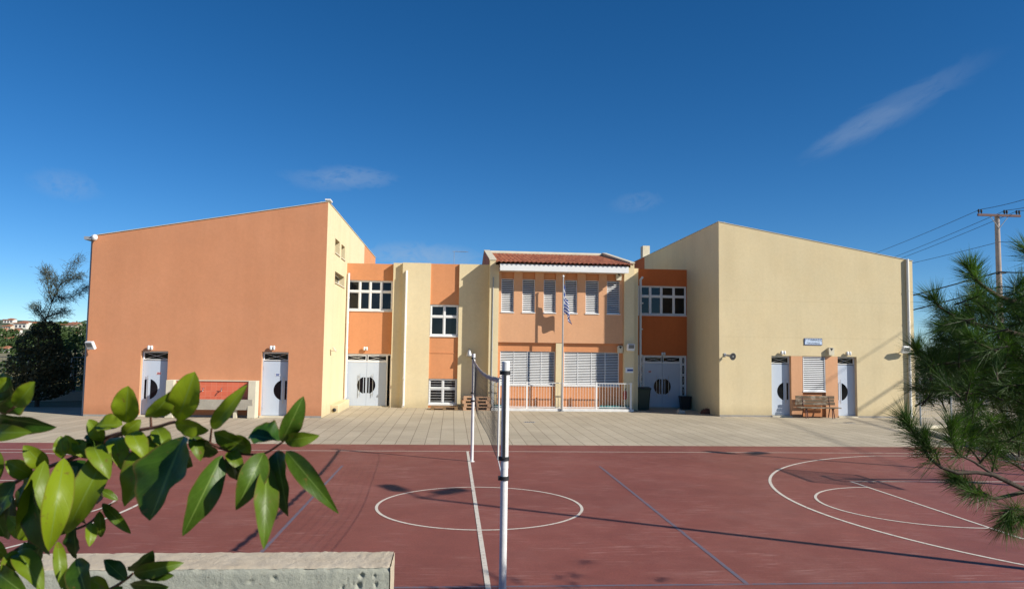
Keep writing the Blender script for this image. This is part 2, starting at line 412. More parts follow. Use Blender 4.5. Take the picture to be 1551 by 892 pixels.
def cloud(c, skyc, ctr, end, half_px, amt, seed, nscale=(2.0, 9)):
    dc = ray(*ctr).normalized(); de = ray(*end).normalized()
    L = (de-dc).length; tx = (de-dc).normalized(); sx = dc.cross(tx).normalized(); S = half_px/F
    def dot(v):
        n = wt.node('ShaderNodeVectorMath', operation='DOT_PRODUCT'); n.inputs[1].default_value = v; wt.link(tcw.outputs['Generated'], n.inputs[0]); return n.outputs['Value']
    u = wt.math('DIVIDE', wt.math('SUBTRACT', dot(tx), dc.dot(tx)), L); v = wt.math('DIVIDE', wt.math('SUBTRACT', dot(sx), dc.dot(sx)), S)
    fr = wt.ramp(dot(dc), .6, .7)
    cmb = wt.node('ShaderNodeCombineXYZ'); wt.link(wt.math('MULTIPLY', u, nscale[0]), cmb.inputs[0]); wt.link(v, cmb.inputs[1]); cmb.inputs[2].default_value = seed
    n = wt.noise(1.1, 5, .62, cmb.outputs[0], .5)
    r2 = wt.math('ADD', wt.math('MULTIPLY', u, u), wt.math('MULTIPLY', v, v))
    e = wt.node('ShaderNodeMapRange', interpolation_type='SMOOTHERSTEP'); e.inputs['From Min'].default_value = 1.15; e.inputs['From Max'].default_value = .0
    wt.link(wt.math('ADD', r2, wt.math('MULTIPLY', wt.math('SUBTRACT', n, .5), 2.6)), e.inputs['Value'])
    m = wt.math('MULTIPLY', wt.math('MULTIPLY', e.outputs['Result'], wt.ramp(n, .34, .68, .08, 1)), wt.math('MULTIPLY', fr, amt))
    return wt.mix(m, skyc, c)
CC = (4.2, 5.2, 6.6, 1)
skyc = cloud(CC, skyc, (1350, 168), (1510, 78), 25, .21, 3.1, (1.6, .8))
skyc = cloud(CC, skyc, (1300, 195), (1400, 145), 18, .18, 5.1, (1.4, .8))
skyc = cloud(CC, skyc, (540, 268), (608, 274), 17, .34, 7.7, (2.2, .9))
skyc = cloud(CC, skyc, (490, 274), (420, 266), 18, .22, 17.7, (2.2, .9))
skyc = cloud(CC, skyc, (640, 388), (750, 394), 22, .50, 11.3, (3.5, .9))
skyc = cloud(CC, skyc, (100, 280), (160, 290), 22, .24, 21.3)
skyc = cloud(CC, skyc, (965, 306), (1010, 300), 18, .16, 31.3)
wt.link(skyc, bg.inputs['Color']); bg.inputs['Strength'].default_value = .07
vs_ = scene.view_settings; vs_.view_transform = 'Standard'; vs_.look = 'None'; vs_.gamma = 1; vs_.use_curve_mapping = False; vs_.exposure = .4

# ------------------------------------------------------------------ ground
def sheet(name, x0, x1, y0, y1, z, m, nx=1, ny=1):
    b = MB(); b.quad((x0, y0, z), (x1, y0, z), (x1, y1, z), (x0, y1, z)); o = b.build(name, m); tag(o, kind='structure'); return o
sheet('ground', -1500, 1500, -400, 2500, -.02, M['ground'])
sheet('paving', -15.6, 40, 8.35, 40, .0, M['paving'])
sheet('forecourt', -22, -15.6, 8.35, 20.4, .0, M['paving'])
sheet('sports_court', -24, 15.2, -9.0, 8.40, .004, M['court'])
b = MB(); z = .008; LW_ = .05
def strip(b, p, q, w, z):
    p = Vector((*p, z)); q = Vector((*q, z)); t = (q-p).normalized(); n = Vector((-t.y, t.x, 0))*(w/2); b.quad(p-n, q-n, q+n, p+n)
def arc(b, c, r, a0, a1, w, z, n=64):
    vs = []; 
    for i in range(n+1):
        a = R(a0+(a1-a0)*i/n)
        for rr in (r-w/2, r+w/2): vs.append((c[0]+rr*math.cos(a), c[1]+rr*math.sin(a), z))
    b.add(vs, [(2*i, 2*i+1, 2*i+3, 2*i+2) for i in range(n)])
b = MB(); arc(b, (0, 0), 1.775, 0, 360, LW_, .008, 128); tag(b.build('centre_circle_line', M['line_white']), kind='structure')
b = MB(); strip(b, (-.07, -7), (-.07, 7.0), .064, .0105); tag(b.build('halfway_line', M['line_white']), kind='structure')
b = MB()
strip(b, (-14, 7.02), (14, 7.02), .05, .007)
strip(b, (-14, -7), (14, -7), .05, .007); strip(b, (14, -7), (14, 7), .05, .0075); strip(b, (-14, -7), (-14, 7), .05, .0075)
tag(b.build('court_boundary_line', M['line_white']), kind='structure')
for s in (1, -1):
    b = MB(); strip(b, (s*8.07, -2.45), (s*8.07, 2.45), .05, .009); strip(b, (s*8.05, 2.45), (s*13.97, 2.45), .05, .0095); strip(b, (s*8.05, -2.45), (s*13.97, -2.45), .05, .0095)
    arc(b, (s*8.05, 0), 1.78, 90 if s > 0 else -90, 270 if s > 0 else 90, .05, .0088)
    hx = s*12.425; rr = 6.62; a = math.degrees(math.asin(6.45/rr))
    arc(b, (hx, 0), rr, 180-a if s > 0 else -a, 180+a if s > 0 else a, .06, .0086)
    for q in (1, -1): strip(b, (hx-s*rr*math.cos(R(a)), q*6.45), (s*13.97, q*6.45), .05, .0092)
    tag(b.build('key_and_arc_line', M['line_white']), kind='structure')
b = MB()
for s in (1, -1): strip(b, (s*3, -4.5), (s*3, 4.5), .055, .0072); 
strip(b, (-9, -4.5), (9, -4.5), .05, .0068)
tag(b.build('volleyball_line', M['line_blue']), kind='structure')
# raised ground the photographer stands on
b = MB(); b.box(-40, 40, -60, -10.25, -.5, 1.15); tag(b.build('terrace', M['ground']), kind='structure')

# ------------------------------------------------------------------ the school building
YL, YR, YD, YQ = 16.4, 18.45, 22.2, 22.95      # wing fronts, recessed door walls
bld = thing('school_building', 'two storey orange and cream school building with sloped end wings behind the red court', 'school building', (3, 21, 0))
def wall(name, m, u0, u1, z0, z1, fmap, ops=(), thick=.25, tops=None, back=None, jamb=None):
    """wall panel in (u, z) with rectangular recesses ops=(ua, ub, za, zb, depth); fmap(u, d, z) -> 3-D"""
    b = MB(); us = sorted({u0, u1, *[o[0] for o in ops], *[o[1] for o in ops]}); zs = sorted({z0, z1, *[o[2] for o in ops], *[o[3] for o in ops]})
    us = [u for u in us if u0 <= u <= u1]; zs = [q for q in zs if z0 <= q <= z1]
    for i in range(len(us)-1):
        for j in range(len(zs)-1):
            uc, zc = (us[i]+us[i+1])/2, (zs[j]+zs[j+1])/2
            if any(o[0] < uc < o[1] and o[2] < zc < o[3] for o in ops): continue
            b.quad(fmap(us[i], 0, zs[j]), fmap(us[i+1], 0, zs[j]), fmap(us[i+1], 0, zs[j+1]), fmap(us[i], 0, zs[j+1]))
    zl, zr = tops if tops else (z1, z1)
    if tops: b.quad(fmap(u0, 0, z1), fmap(u1, 0, z1), fmap(u1, 0, zr), fmap(u0, 0, zl))
    for (a, c, e, f, d) in ops:
        k = 1 if jamb else 0
        b.quad(fmap(a, 0, e), fmap(a, d, e), fmap(a, d, f), fmap(a, 0, f), k); b.quad(fmap(c, 0, e), fmap(c, d, e), fmap(c, d, f), fmap(c, 0, f), k)
        b.quad(fmap(a, 0, f), fmap(a, d, f), fmap(c, d, f), fmap(c, 0, f), k); b.quad(fmap(a, 0, e), fmap(a, d, e), fmap(c, d, e), fmap(c, 0, e), k)
        if back: b.quad(fmap(a, d, e), fmap(c, d, e), fmap(c, d, f), fmap(a, d, f), back)
    T = thick
    b.quad(fmap(u0, 0, z0), fmap(u0, T, z0), fmap(u0, T, zl), fmap(u0, 0, zl)); b.quad(fmap(u1, 0, z0), fmap(u1, T, z0), fmap(u1, T, zr), fmap(u1, 0, zr))
    b.quad(fmap(u0, 0, zl), fmap(u1, 0, zr), fmap(u1, T, zr), fmap(u0, T, zl))
    ms = [m]
    if jamb: ms.append(jamb)
    if back: 
        while len(ms) < back: ms.append(m)
        ms.append(M['void'])
    return b.build(name, ms, bld)
def FY(y): return lambda u, d, z: (u, y+d, z)
def FX(x, s=1): return lambda u, d, z: (x-s*d, u, z)

def zY(px, py, y): return onY(px, py, y).z
def xY(px, py, y): return onY(px, py, y).x

# --- doors
def D_shape(b, cx, cz, r, s, y0, y1, gap, n=18):
    """half disc bulging to side s, flat edge at cx+s*gap"""
    a0 = math.asin(0); poly = [(cx+s*gap, cz-math.sqrt(r*r-gap*gap))]
    t0 = math.acos(gap/r)
    for i in range(n+1):
        t = -t0+2*t0*i/n; poly.append((cx+s*r*math.cos(t), cz+r*math.sin(t)))
    b.prism(poly, y0, y1, lambda p, q, a: (p, a, q))
def single_frame(a, c, zt_, y):
    b = MB(); t = .03
    b.box(a+.001, a+t, y-.02, y+.06, .05, zt_-.002); b.box(c-t, c-.001, y-.02, y+.06, .05, zt_-.002); b.box(a+t, c-t, y-.02, y+.06, zt_-t, zt_-.002); b.build('door_frame', M['door'], bld)
def leaf(xl, xr, z0, z1, y, cx, sides, notice=None, hx=None):
    """door leaf with part of a round window: sides lists (kind, side)"""
    b = MB(); b.bbox(xl, xr, y, y+.05, z0, z1, .006)
    d = b.build('door', M['door'], bld)
    cz = z0+(z1-z0)*.47; r = .40
    for kind, s in sides:
        g = MB()
        if kind == 'D': D_shape(g, cx, cz, r, s, y-.004, y+.02, .125)
        else: 
            x0, x1 = sorted((cx+s*.02, cx+s*.095)); 
            hh = .36; g.box(x0, x1, y-.004, y+.02, cz-hh, cz+hh)
        g.build('glass_pane', M['glass'], d)
    for h in (hx if hx else []):
        g = MB(); g.tube([(h, y-.055, cz-.52), (h, y-.055, cz+.52)], .012, 8)
        for q in (-.4, .4): g.tube([(h, y-.055, cz+q), (h, y, cz+q)], .01, 6)
        g.build('handle', M['steel'], d)
    for q in (.25, z1-z0-.25):
        g = MB(); g.tube([(xl-.0 if cx > (xl+xr)/2 else xr, y-.012, z0+q-.06), (xl if cx > (xl+xr)/2 else xr, y-.012, z0+q+.06)], .012, 6); g.build('hinge', M['steel'], d)
    if notice:
        nx, nz, nm = notice; g = MB(); g.box(nx-.10, nx+.10, y-.006, y-.001, nz-.05, nz+.05); n_ = g.build('notice', M['white'], d)
        g = MB()
        for k, (zz, ww) in enumerate(((.03, .08), (.0, .06), (-.03, .08))): g.box(nx-ww, nx+ww, y-.009, y-.006, nz+zz-.011, nz+zz+.011)
        g.build('notice_print', nm, d)
    return d
def lattice_pane(x0, x1, z0, z1, y, name='window', t=.03):
    fb = MB()
    fb.box(x0, x1, y, y+.05, z0, z0+t); fb.box(x0, x1, y, y+.05, z1-t, z1); fb.box(x0, x0+t, y, y+.05, z0+t, z1-t); fb.box(x1-t, x1, y, y+.05, z0+t, z1-t)
    f = fb.build(name, M['white'], bld)
    g = MB(); g.box(x0+t, x1-t, y+.028, y+.04, z0+t, z1-t); g.build('pane', M['glass'], f)
    g = MB(); r = .007
    cxm, czm = (x0+x1)/2, (z0+z1)/2
    for (p, q) in (((x0+t, z0+t), (x1-t, z1-t)), ((x0+t, z1-t), (x1-t, z0+t))):
        n = 6; pts = []
        for i in range(n+1):
            a = i/n; bow = math.sin(a*math.pi)*0
            pts.append((p[0]+(q[0]-p[0])*a, y+.015+(.003 if p[1] > czm else 0), p[1]+(q[1]-p[1])*a+bow))
        g.tube(pts, r, 5)
    g.build('grille', M['white_dirty'], f)

# left wing ------------------------------------------------------------
xl, xr = onY(126, 631, YL).x, -5.50
xl = -14.30
zl, zr = zY(139.5, 358, YL), zY(495.5, 306, YL)
def opn(pxa, pxb, pyt, y, d, zb=0., ym=585):
    return (xY(pxa, ym, y), xY(pxb, ym, y), zb, zY((pxa+pxb)/2, pyt, y), d)
o1 = opn(211.2, 252.4, 531.5, YL, .22); o2 = opn(394.8, 435.4, 532.9, YL, .22)
wall('wall', M['orange'], xl, xr, -.05, 6.2, FY(YL), [o1, o2], .3, (zl, zr), jamb=M['salmon'])
ys = [onX(507.4, 375, xr).y, onX(514.5, 375, xr).y, onX(516.9, 380, xr).y, onX(522.4, 380, xr).y]
zt = onX(507.4, 360.3, xr).z; zs_ = onX(507.4, 382.2, xr).z
ly0, ly1 = onX(506.9, 425, xr).y, onX(521.5, 425, xr).y; lzt, lzb = onX(506.9, 410.3, xr).z, onX(506.9, 427.1, xr).z
wall('wall', M['cream'], YL+.003, 28.8, -.05, zr-.002, FX(xr+.004), [(ys[0], ys[1], zs_, zt, .30), (ys[2], ys[3], zs_, zt, .30), (ly0, ly1, lzb, lzt, .30)], .3)
wall('wall', M['band_orange'], 28.8, 34.8, -.05, zr-.002, FX(xr), [], .3)
for (a, c, e, f) in ((ys[0], ys[1], zs_, zt), (ys[2], ys[3], zs_, zt), (ly0, ly1, lzb, lzt)):
    g = MB(); X0 = xr-.29; t = .05
    g.box(X0, X0+.05, a, c, e, e+t); g.box(X0, X0+.05, a, c, f-t, f); g.box(X0, X0+.05, a, a+t, e+t, f-t); g.box(X0, X0+.05, c-t, c, e+t, f-t)
    fr = g.build('window', M['white'], bld); g = MB(); g.box(X0+.015, X0+.03, a+t, c-t, e+t, f-t); g.build('pane', M['glass'], fr)
    g = MB(); g.box(xr-.24, xr+.05, a-.03, c+.03, e-.045, e); g.build('sill', M['sill'], fr)
b = MB(); b.quad((xl, YL, -.05), (xl, 34.8, -.05), (xl, 34.8, zl), (xl, YL, zl)); b.quad((xl, 34.8, -.05), (xr, 34.8, -.05), (xr, 34.8, zr), (xl, 34.8, zl))
b.build('wall', M['salmon'], bld)
b = MB(); b.prism([(xl-.05, zl+.012), (xr+.03, zr+.012), (xr+.03, zr+.035), (xl-.05, zl+.032)], YL-.03, 34.9, lambda p, q, a: (p, a, q)); b.build('roof', M['sill'], bld)
b = MB(); b.box(xr-.12, xr+.09, YL-.03, YL+.5, zr+.058, zr+.12); b.build('roof_coping', M['white_dirty'], bld)
b = MB(); b.box(xl-.35, xl-.052, YL+.05, 34.8, zl-.12, zl+.0); b.tube([(xl-.12, YL+.25, zl-.12), (xl-.12, YL+.25, 0)], .05, 10); b.build('gutter', M['grey_metal'], bld)
for a, c in ((xl, o1[0]), (o1[1], o2[0]), (o2[1], xr)): b = MB(); b.box(a, c, YL-.012, YL+.02, -.02, .07); b.build('skirting', M['plinth'], bld)
# doors of the left wing
for k, (o, sides) in enumerate(((o1, 'L'), (o2, 'R'))):
    y = YL+.20; a, c, _, zt_, d = o; zleaf = zt_-.34
    if sides == 'L': sd = [('D', 1), ('bar', -1)]; cx = a+.20
    else: sd = [('D', -1), ('bar', 1)]; cx = c-.16
    single_frame(a, c, zt_, y)
    lf = leaf(a+.035, c-.035, .06, zleaf-.03, y, cx, sd, (a+.62 if sides == 'L' else a+.58, 1.62, M['red_paint'] if sides == 'L' else M['blue_paint']), [cx-.035] if sides == 'R' else [cx+.035])
    lattice_pane(a+.032, c-.032, zleaf, zt_-.034, y, 'transom_window')
    b = MB(); b.box(a, c, YL-.05, y+.1, 0, .05); b.build('threshold', M['sill'], bld)

# right wing -----------------------------------------------------------
rl = onY(1089.8, 600, YR).x; rr_ = onY(1386.5, 600, YR).x
zrl, zrr = zY(1087.3, 336.3, YR), zY(1383, 396, YR)
ga, gc = xY(1168.9, 590, YR), xY(1298.3, 590, YR); gz = zY(1233, 539.5, YR)
wall('wall', M['cream_pale'], rl, rr_, -.05, 6.2, FY(YR), [(ga, gc, 0, gz, .24)], .3, (zrl, zrr))
wall('wall', M['cream'], YR+.003, 31.2, -.05, zrl-.002, FX(rl-.004, -1), [], .3)
wall('wall', M['deep_orange'], 31.2, 35, -.05, zrl-.002, FX(rl-.002, -1), [], .3)
b = MB(); b.quad((rr_, YR, -.05), (rr_, 35, -.05), (rr_, 35, zrr), (rr_, YR, zrr)); b.quad((rl, 35, -.05), (rr_, 35, -.05), (rr_, 35, zrr), (rl, 35, zrl)); b.build('wall', M['cream_pale'], bld)
b = MB(); b.prism([(rl-.03, zrl+.01), (rr_+.03, zrr+.01), (rr_+.03, zrr+.03), (rl-.02, zrl+.03)], YR-.02, 35.1, lambda p, q, a: (p, a, q)); b.build('roof', M['sill'], bld)
for a, c in ((rl, ga), (gc, rr_)): b = MB(); b.box(a, c, YR-.012, YR+.02, -.02, .07); b.build('skirting', M['plinth'], bld)
pa, pc = xY(1198.7, 580, YR), xY(1269.3, 580, YR); sa, sc_ = xY(1215.7, 570, YR), xY(1250.6, 570, YR)
wall('panel', M['salmon'], pa, pc, .0, gz-.003, FY(YR+.002), [(sa, sc_, .0, gz-.003, .09)], .23)
b = MB(); b.box(sa, sc_, YR+.085, YR+.2, .01, gz-.006); b.build('panel', M['band_orange'], bld)
def louvre(x0, x1, z0, z1, y, n, divs=0, name='shutter'):
    b = MB(); t = .025
    b.box(x0, x0+t, y, y+.05, z0, z1); b.box(x1-t, x1, y, y+.05, z0, z1); b.box(x0+t, x1-t, y, y+.05, z1-t, z1); b.box(x0+t, x1-t, y, y+.05, z0, z0+t)
    for k in range(1, divs): 
        xx = x0+(x1-x0)*k/divs; b.box(xx-.012, xx+.012, y+.012, y+.05, z0+t, z1-t)
    f = b.build(name, M['slat'], bld)
    b = MB(); h = (z1-z0-2*t)/n
    for k in range(n):
        zz = z0+t+h*k; jit = random.uniform(-.004, .004)
        M_ = [(x0+t, y+.008, zz+.006), (x1-t, y+.008, zz+.006), (x1-t, y+.045+jit, zz+h*.54), (x0+t, y+.045+jit, zz+h*.54)]
        M2 = [(p[0], p[1]+.008, p[2]-.004) for p in M_]
        b.add(M_+M2, [(0, 1, 2, 3), (7, 6, 5, 4), (0, 4, 5, 1), (3, 2, 6, 7)])
    b.build('slat', M['slat'], f); b = MB(); b.box(x0+t, x1-t, y+.075, y+.08, z0+t, z1-t); b.build('backing', M['void'], f)
    return f
louvre(sa+.02, sc_-.02, zY(1233, 592, YR), gz-.04, YR+.0, 17)
b = MB(); b.box(sa+.0, sc_-.0, YR-.02, YR+.08, zY(1233, 592, YR)-.05, zY(1233, 592, YR)); b.build('sill', M['white'], bld)
for a, c, s in ((ga, pa, 'R'), (pc, gc, 'L')):
    y = YR+.2; zleaf = gz-.34; cx = c-.15 if s == 'R' else a+.14
    sd = [('D', -1), ('bar', 1)] if s == 'R' else [('D', 1), ('bar', -1)]
    single_frame(a, c, gz, y)
    leaf(a+.035, c-.035, .06, zleaf-.03, y, cx, sd, None, [cx-.035] if s == 'R' else [cx+.035])
    lattice_pane(a+.032, c-.032, zleaf, gz-.034, y, 'transom_window')
    b = MB(); b.box(a, c, YR-.06, y+.1, 0, .05); b.build('threshold', M['sill'], bld)

# windows with sashes -----------------------------------------------------
def window(x0, x1, z0, z1, y, cols, split, sill=True, bars=0):
    """cols: sash edges as fractions; split: height fraction of the transom"""
    b = MB(); t = .05; zm = z0+(z1-z0)*split
    b.box(x0, x1, y, y+.08, z0, z0+t); b.box(x0, x1, y, y+.08, z1-t, z1); b.box(x0, x0+t, y, y+.08, z0+t, z1-t); b.box(x1-t, x1, y, y+.08, z0+t, z1-t)
    b.box(x0+t, x1-t, y, y+.08, zm-t*.6, zm+t*.6)
    w_ = x1-x0; e = [0]+cols+[1]
    for c in cols:
        for za, zb in ((z0+t, zm-t*.6), (zm+t*.6, z1-t)): b.box(x0+w_*c-t*.55, x0+w_*c+t*.55, y+.003, y+.08, za, zb)
    f = b.build('window', M['white'], bld)
    for i in range(len(e)-1):
        xa = x0+w_*e[i]+(t if i == 0 else t*.55); xb = x0+w_*e[i+1]-(t if i == len(e)-2 else t*.55)
        for za, zb in ((z0+t, zm-t*.6), (zm+t*.6, z1-t)):
            s = .035; b = MB(); o = .018
            b.box(xa, xb, y+o, y+.06, za, za+s); b.box(xa, xb, y+o, y+.06, zb-s, zb); b.box(xa, xa+s, y+o, y+.06, za+s, zb-s); b.box(xb-s, xb, y+o, y+.06, za+s, zb-s)
            b.build('sash', M['white'], f)
            b = MB(); b.box(xa+s, xb-s, y+.038, y+.05, za+s, zb-s); b.build('pane', M['glass'], f)
    if sill:
        b = MB(); b.box(x0-.04, x1+.04, y-.09, y+.05, z0-.05, z0); b.build('sill', M['white_dirty'], f)
    return f
# left link ---------------------------------------------------------------
zt1 = zY(600, 398.2, 21.9)
lx1 = xY(593.5, 500, YD)
wx0, wx1, wz0, wz1 = xY(525.5, 450, YD), xY(593.8, 450, YD), zY(560, 470.3, YD), zY(560, 424.6, YD)
dz1 = zY(556, 535.6, YD)
wx0 = max(wx0, xr+.05)
wall('wall', M['band_orange'], xr+.0, lx1+.3, -.05, zt1-.03, FY(YD), [(wx0, lx1, wz0, wz1, .12), (xr+.01, lx1, 0, dz1, .12)], .3)
window(wx0, lx1-.0, wz0, wz1, YD+.05, [.27, .5, .745], .63)
def double_door(cx, hw, x0, x1, z1, y, side_panes=4, notice=None):
    zl_ = z1-.36
    b = MB(); b.box(x0, x1, y+.004, y+.07, z1-.07, z1)
    for xx in (x0, cx-hw-.05, cx+hw, x1-.04): b.box(xx, xx+.05 if xx != x1-.04 else x1, y, y+.07, 0, z1-.07)
    b.box(cx-hw, cx+hw, y+.002, y+.07, zl_-.03, zl_+.03); b.build('door_frame', M['white'], bld)
    for s in (-1, 1):
        a, c = (cx-hw+.003, cx-.004) if s < 0 else (cx+.004, cx+hw-.003)
        nt = notice if (notice and s < 0) else None
        leaf(a, c, .04, zl_-.035, y+.012, cx+s*.02, [('D', s), ('bar', s)], nt, [cx+s*.30])
        lattice_pane(cx+(s*.03 if s > 0 else -hw), cx+(hw if s > 0 else -.03), zl_+.03, z1-.07, y+.01, 'transom_window')
    for xa, xb in ((x0+.05, cx-hw-.05), (cx+hw+.05, x1-.04)):
        if xb-xa < .12: continue
        h = (z1-.07)/ (side_panes+.75); zz = .03
        for k in range(side_panes+1):
            hh = h if k < side_panes else h*.72
            lattice_pane(xa, xb, zz+.02, zz+hh-.0, y+.012, 'side_window', .05); zz += hh
    b = MB(); b.box(x0, x1, y-.1, y+.06, 0, .03); b.build('threshold', M['sill'], bld)
cxl = xY(554.6, 580, YD); double_door(cxl, xY(584.6, 580, YD)-cxl, xr+.02, lx1-.0, dz1, YD+.05)
# pilaster, cream wall, window band, cream wall
YP, YC, YW = 21.92, 21.72, 21.84
def px_x(p, y, ym=510): return xY(p, ym, y)
p1, p2, p3, p4 = px_x(593.3, YP), px_x(607.5, YC), px_x(650.5, YC), px_x(694, YC)
wall('wall', M['cream'], p1, p2+.01, -.05, zt1, FY(YP), [], .5)
wall('wall', M['cream'], p2, p3, -.05, zt1+.004, FY(YC), [], .5)
mw = (px_x(651, YW, 485), px_x(693.4, YW, 485), zY(672, 509.3, YW), zY(672, 461.3, YW))
lw_ = (px_x(648, YW, 595), px_x(691.5, YW, 595), zY(670, 612.6, YW), zY(670, 573.3, YW))
wall('wall', M['band_orange'], p3-.01, p4+.01, -.05, zt1-.004, FY(YW), [(p3, p4, mw[2], mw[3], .14), (p3, p4, lw_[2], lw_[3], .14)], .4)
window(p3+.01, p4-.01, mw[2]+.02, mw[3]-.01, YW+.04, [.5], .62)
window(p3+.01, p4-.01, lw_[2]+.02, lw_[3]-.01, YW+.07, [.5], .62, True)
b = MB(); zg = zY(672, 534.3, YW); b.box(p3, p4, YW-.02, YW+.01, zg-.02, zg+.02); b.build('string_course', M['band_orange'], bld)
# security bars on the low window
b = MB(); n = 9
for k in range(n+1):
    zz = lw_[2]+.05+(lw_[3]-lw_[2]-.1)*k/n; b.tube([(p3+.03, YW+.03, zz), (p4-.03, YW+.03, zz)], .006, 6)
b.build('window_bars', M['white'], bld)
# central block ---------------------------------------------------------------
YU, YLO, YPI, YE, YPL = 21.10, 21.24, 21.0, 20.36, 20.50
cb0, cb1, cb2 = px_x(740.5, YPI), px_x(754.6, YPI), px_x(945.2, YPI)
cb3, cb4 = px_x(960.5, YPI, 500), px_x(966.5, 21.3, 500)
wall('wall', M['cream'], p4, cb0+.05, -.05, zt1, FY(YC), [], .5)
zEt, zEb = zY(850, 401.5, YE), zY(850, 411.4, YE)      # fascia
zOv = zY(850, 519.4, YU); zUs = zY(850, 474.2, YU); zUt = zY(850, 424.2, YU)
zLs, zLt = zY(850, 584, YLO), zY(850, 532.7, YLO)
zPl = zY(850, 618.9, YPL)
zPt = zY(743, 396, YPI)
sh = [(759.2, 778.4), (791.2, 810.4), (823.5, 842.1), (855.8, 874.4), (887.0, 907.1), (919.3, 939.1)]
ops = [(px_x(a, YU, 450), px_x(c, YU, 450), zUs, zEb+.35, .14) for a, c in sh]
wall('wall', M['salmon'], cb1, cb2, zOv, zEb+.36, FY(YU), ops, .4, back=None)
for (a, c, e, f, d) in ops: b = MB(); b.box(a-.001, c+.001, YU+.10, YU+.3, zUt, f-.002); b.build('panel', M['band_orange'], bld)
b = MB(); b.quad((cb1, YU+.001, zOv), (cb2, YU+.001, zOv), (cb2, YLO+.1, zOv), (cb1, YLO+.1, zOv)); b.build('soffit', M['salmon'], bld)
for (a, c, e, f, d) in ops:
    louvre(a+.005, c-.005, zUs+.02, zUt, YU+.075, 17)
    b = MB(); b.box(a-.02, c+.02, YU-.03, YU+.12, zUs-.035, zUs+.01); b.build('sill', M['white_dirty'], bld)
pr0, pr1 = px_x(841.2, YLO, 560), px_x(852.6, YLO, 560)
l0, l1, l2, l3 = px_x(757.2, YLO, 560), px_x(840.3, YLO, 560), px_x(854, YLO, 560), px_x(937.6, YLO, 560)
wall('wall', M['band_orange'], cb1, cb2, -.05, zOv-.002, FY(YLO), [(l0, l1, zLs, zLt, .1), (l2, l3, zLs, zLt, .1)], .3)
b = MB(); b.box(pr0, pr1, YU+.02, YLO+.05, -.05, zOv-.002); b.build('pier', M['cream'], bld)
louvre(l0+.005, l1-.005, zLs+.02, zLt-.005, YLO+.03, 20, 4); louvre(l2+.005, l3-.005, zLs+.02, zLt-.005, YLO+.03, 20, 4)
for a, c in ((l0, l1), (l2, l3)): b = MB(); b.box(a-.02, c+.02, YLO-.03, YLO+.09, zLs-.035, zLs+.01); b.build('sill', M['white_dirty'], bld)
# gable end piers that carry the tiled roof
yr_, zr2 = 27.6, 7.95                                 # ridge
zLe = zY(745, 394, YPI); zRe = zY(956, 396.5, YPI)
yb = 34.0
for (a, c) in ((cb0, cb1), (cb2+.003, cb3)):
    ze = zLe
    b = MB(); b.prism([(YPI, -.05), (YPI, zEt+.02), (yb, zEt+.02), (yb, -.05)], a, c, lambda p, q, x: (x, p, q)); b.build('pier', M['cream'], bld)
    if a == cb0: c = a+.26
    else: a = c-.18
    b = MB(); b.prism([(YPI, zEt+.022), (YPI, ze), (yr_, zr2+.13), (yb, ze), (yb, zEt+.022)], a, c, lambda p, q, x: (x, p, q)); b.build('wall', M['cream'], bld)
    # coping
    b = MB()
    for (p, q, r2, s2) in (((YPI-.03), ze, yr_, zr2+.13), (yr_, zr2+.13, yb, ze)):
        b.prism([(p, q+.003), (r2, s2+.003), (r2, s2+.05), (p, q+.05)], a-.03, c+.03, lambda pp, qq, x: (x, pp, qq))
    b.build('roof_coping', M['sill'], bld)
b = MB(); b.prism([(YC+.02, zt1-.1), (YC+.02, zLe+.10), (yr_, zr2+.1), (yb, zLe-.02), (yb, zt1-.1)], cb0-.012, cb0-.002, lambda p, q, x: (x, p, q)); b.build('gable_cladding', M['red_tile'], bld)  # thin sheet; shade on the orange gable side painted in as terracotta
# tiled roof
b = MB(); nxw = 30; tx0, tx1 = cb0+.27, cb3-.19; ns = nxw*8; rows = 18
vs = []; 
for j in range(rows):
    for e in (0, 1):
        t = (j+e)/rows; y = YE-.10+(yr_-YE+.10)*t; zz = zEt+.06+(zr2-zEt-.06)*t + (.0 if e else .028)
        for i in range(ns+1):
            u = i/ns; vs.append((tx0+(tx1-tx0)*u, y, zz+.065*abs(math.sin(math.pi*nxw*u))-.05+.004*random.random()))
fs = []
for j in range(2*rows-1):
    for i in range(ns): a = j*(ns+1)+i; fs.append((a, a+1, a+ns+2, a+ns+1))
b.add(vs, fs, 0, False)
b.quad((tx0, yr_, zr2), (tx1, yr_, zr2), (tx1, yb, zLe-.1), (tx0, yb, zLe-.1))
b.build('tiled_roof', M['red_tile'], bld)
b = MB(); b.tube([(tx0, yr_, zr2+.04), (tx1, yr_, zr2+.04)], .11, 8); b.build('ridge', M['sill'], bld)
b = MB(); b.box(cb1-.0, cb2+.06, YE, YE+.12, zEb, zEt); b.box(cb1+.0, cb2-.003, YE+.12, YU+.35, zEb+.10, zEb+.16); b.build('fascia', M['white'], bld)
b = MB(); b.quad((cb1, YE+.121, zEb+.02), (cb2-.003, YE+.121, zEb+.02), (cb2-.003, YU+.1, zEb+.02), (cb1, YU+.1, zEb+.02)); b.build('soffit', M['white_dirty'], bld)
# platform
pl0, pl1 = xY(744, 621, YPL), xY(960, 621, YPL)
b = MB(); b.bbox(pl0, pl1, YPL, YLO+.2, -.05, zPl, .015); b.build('platform', M['white_dirty'], bld)
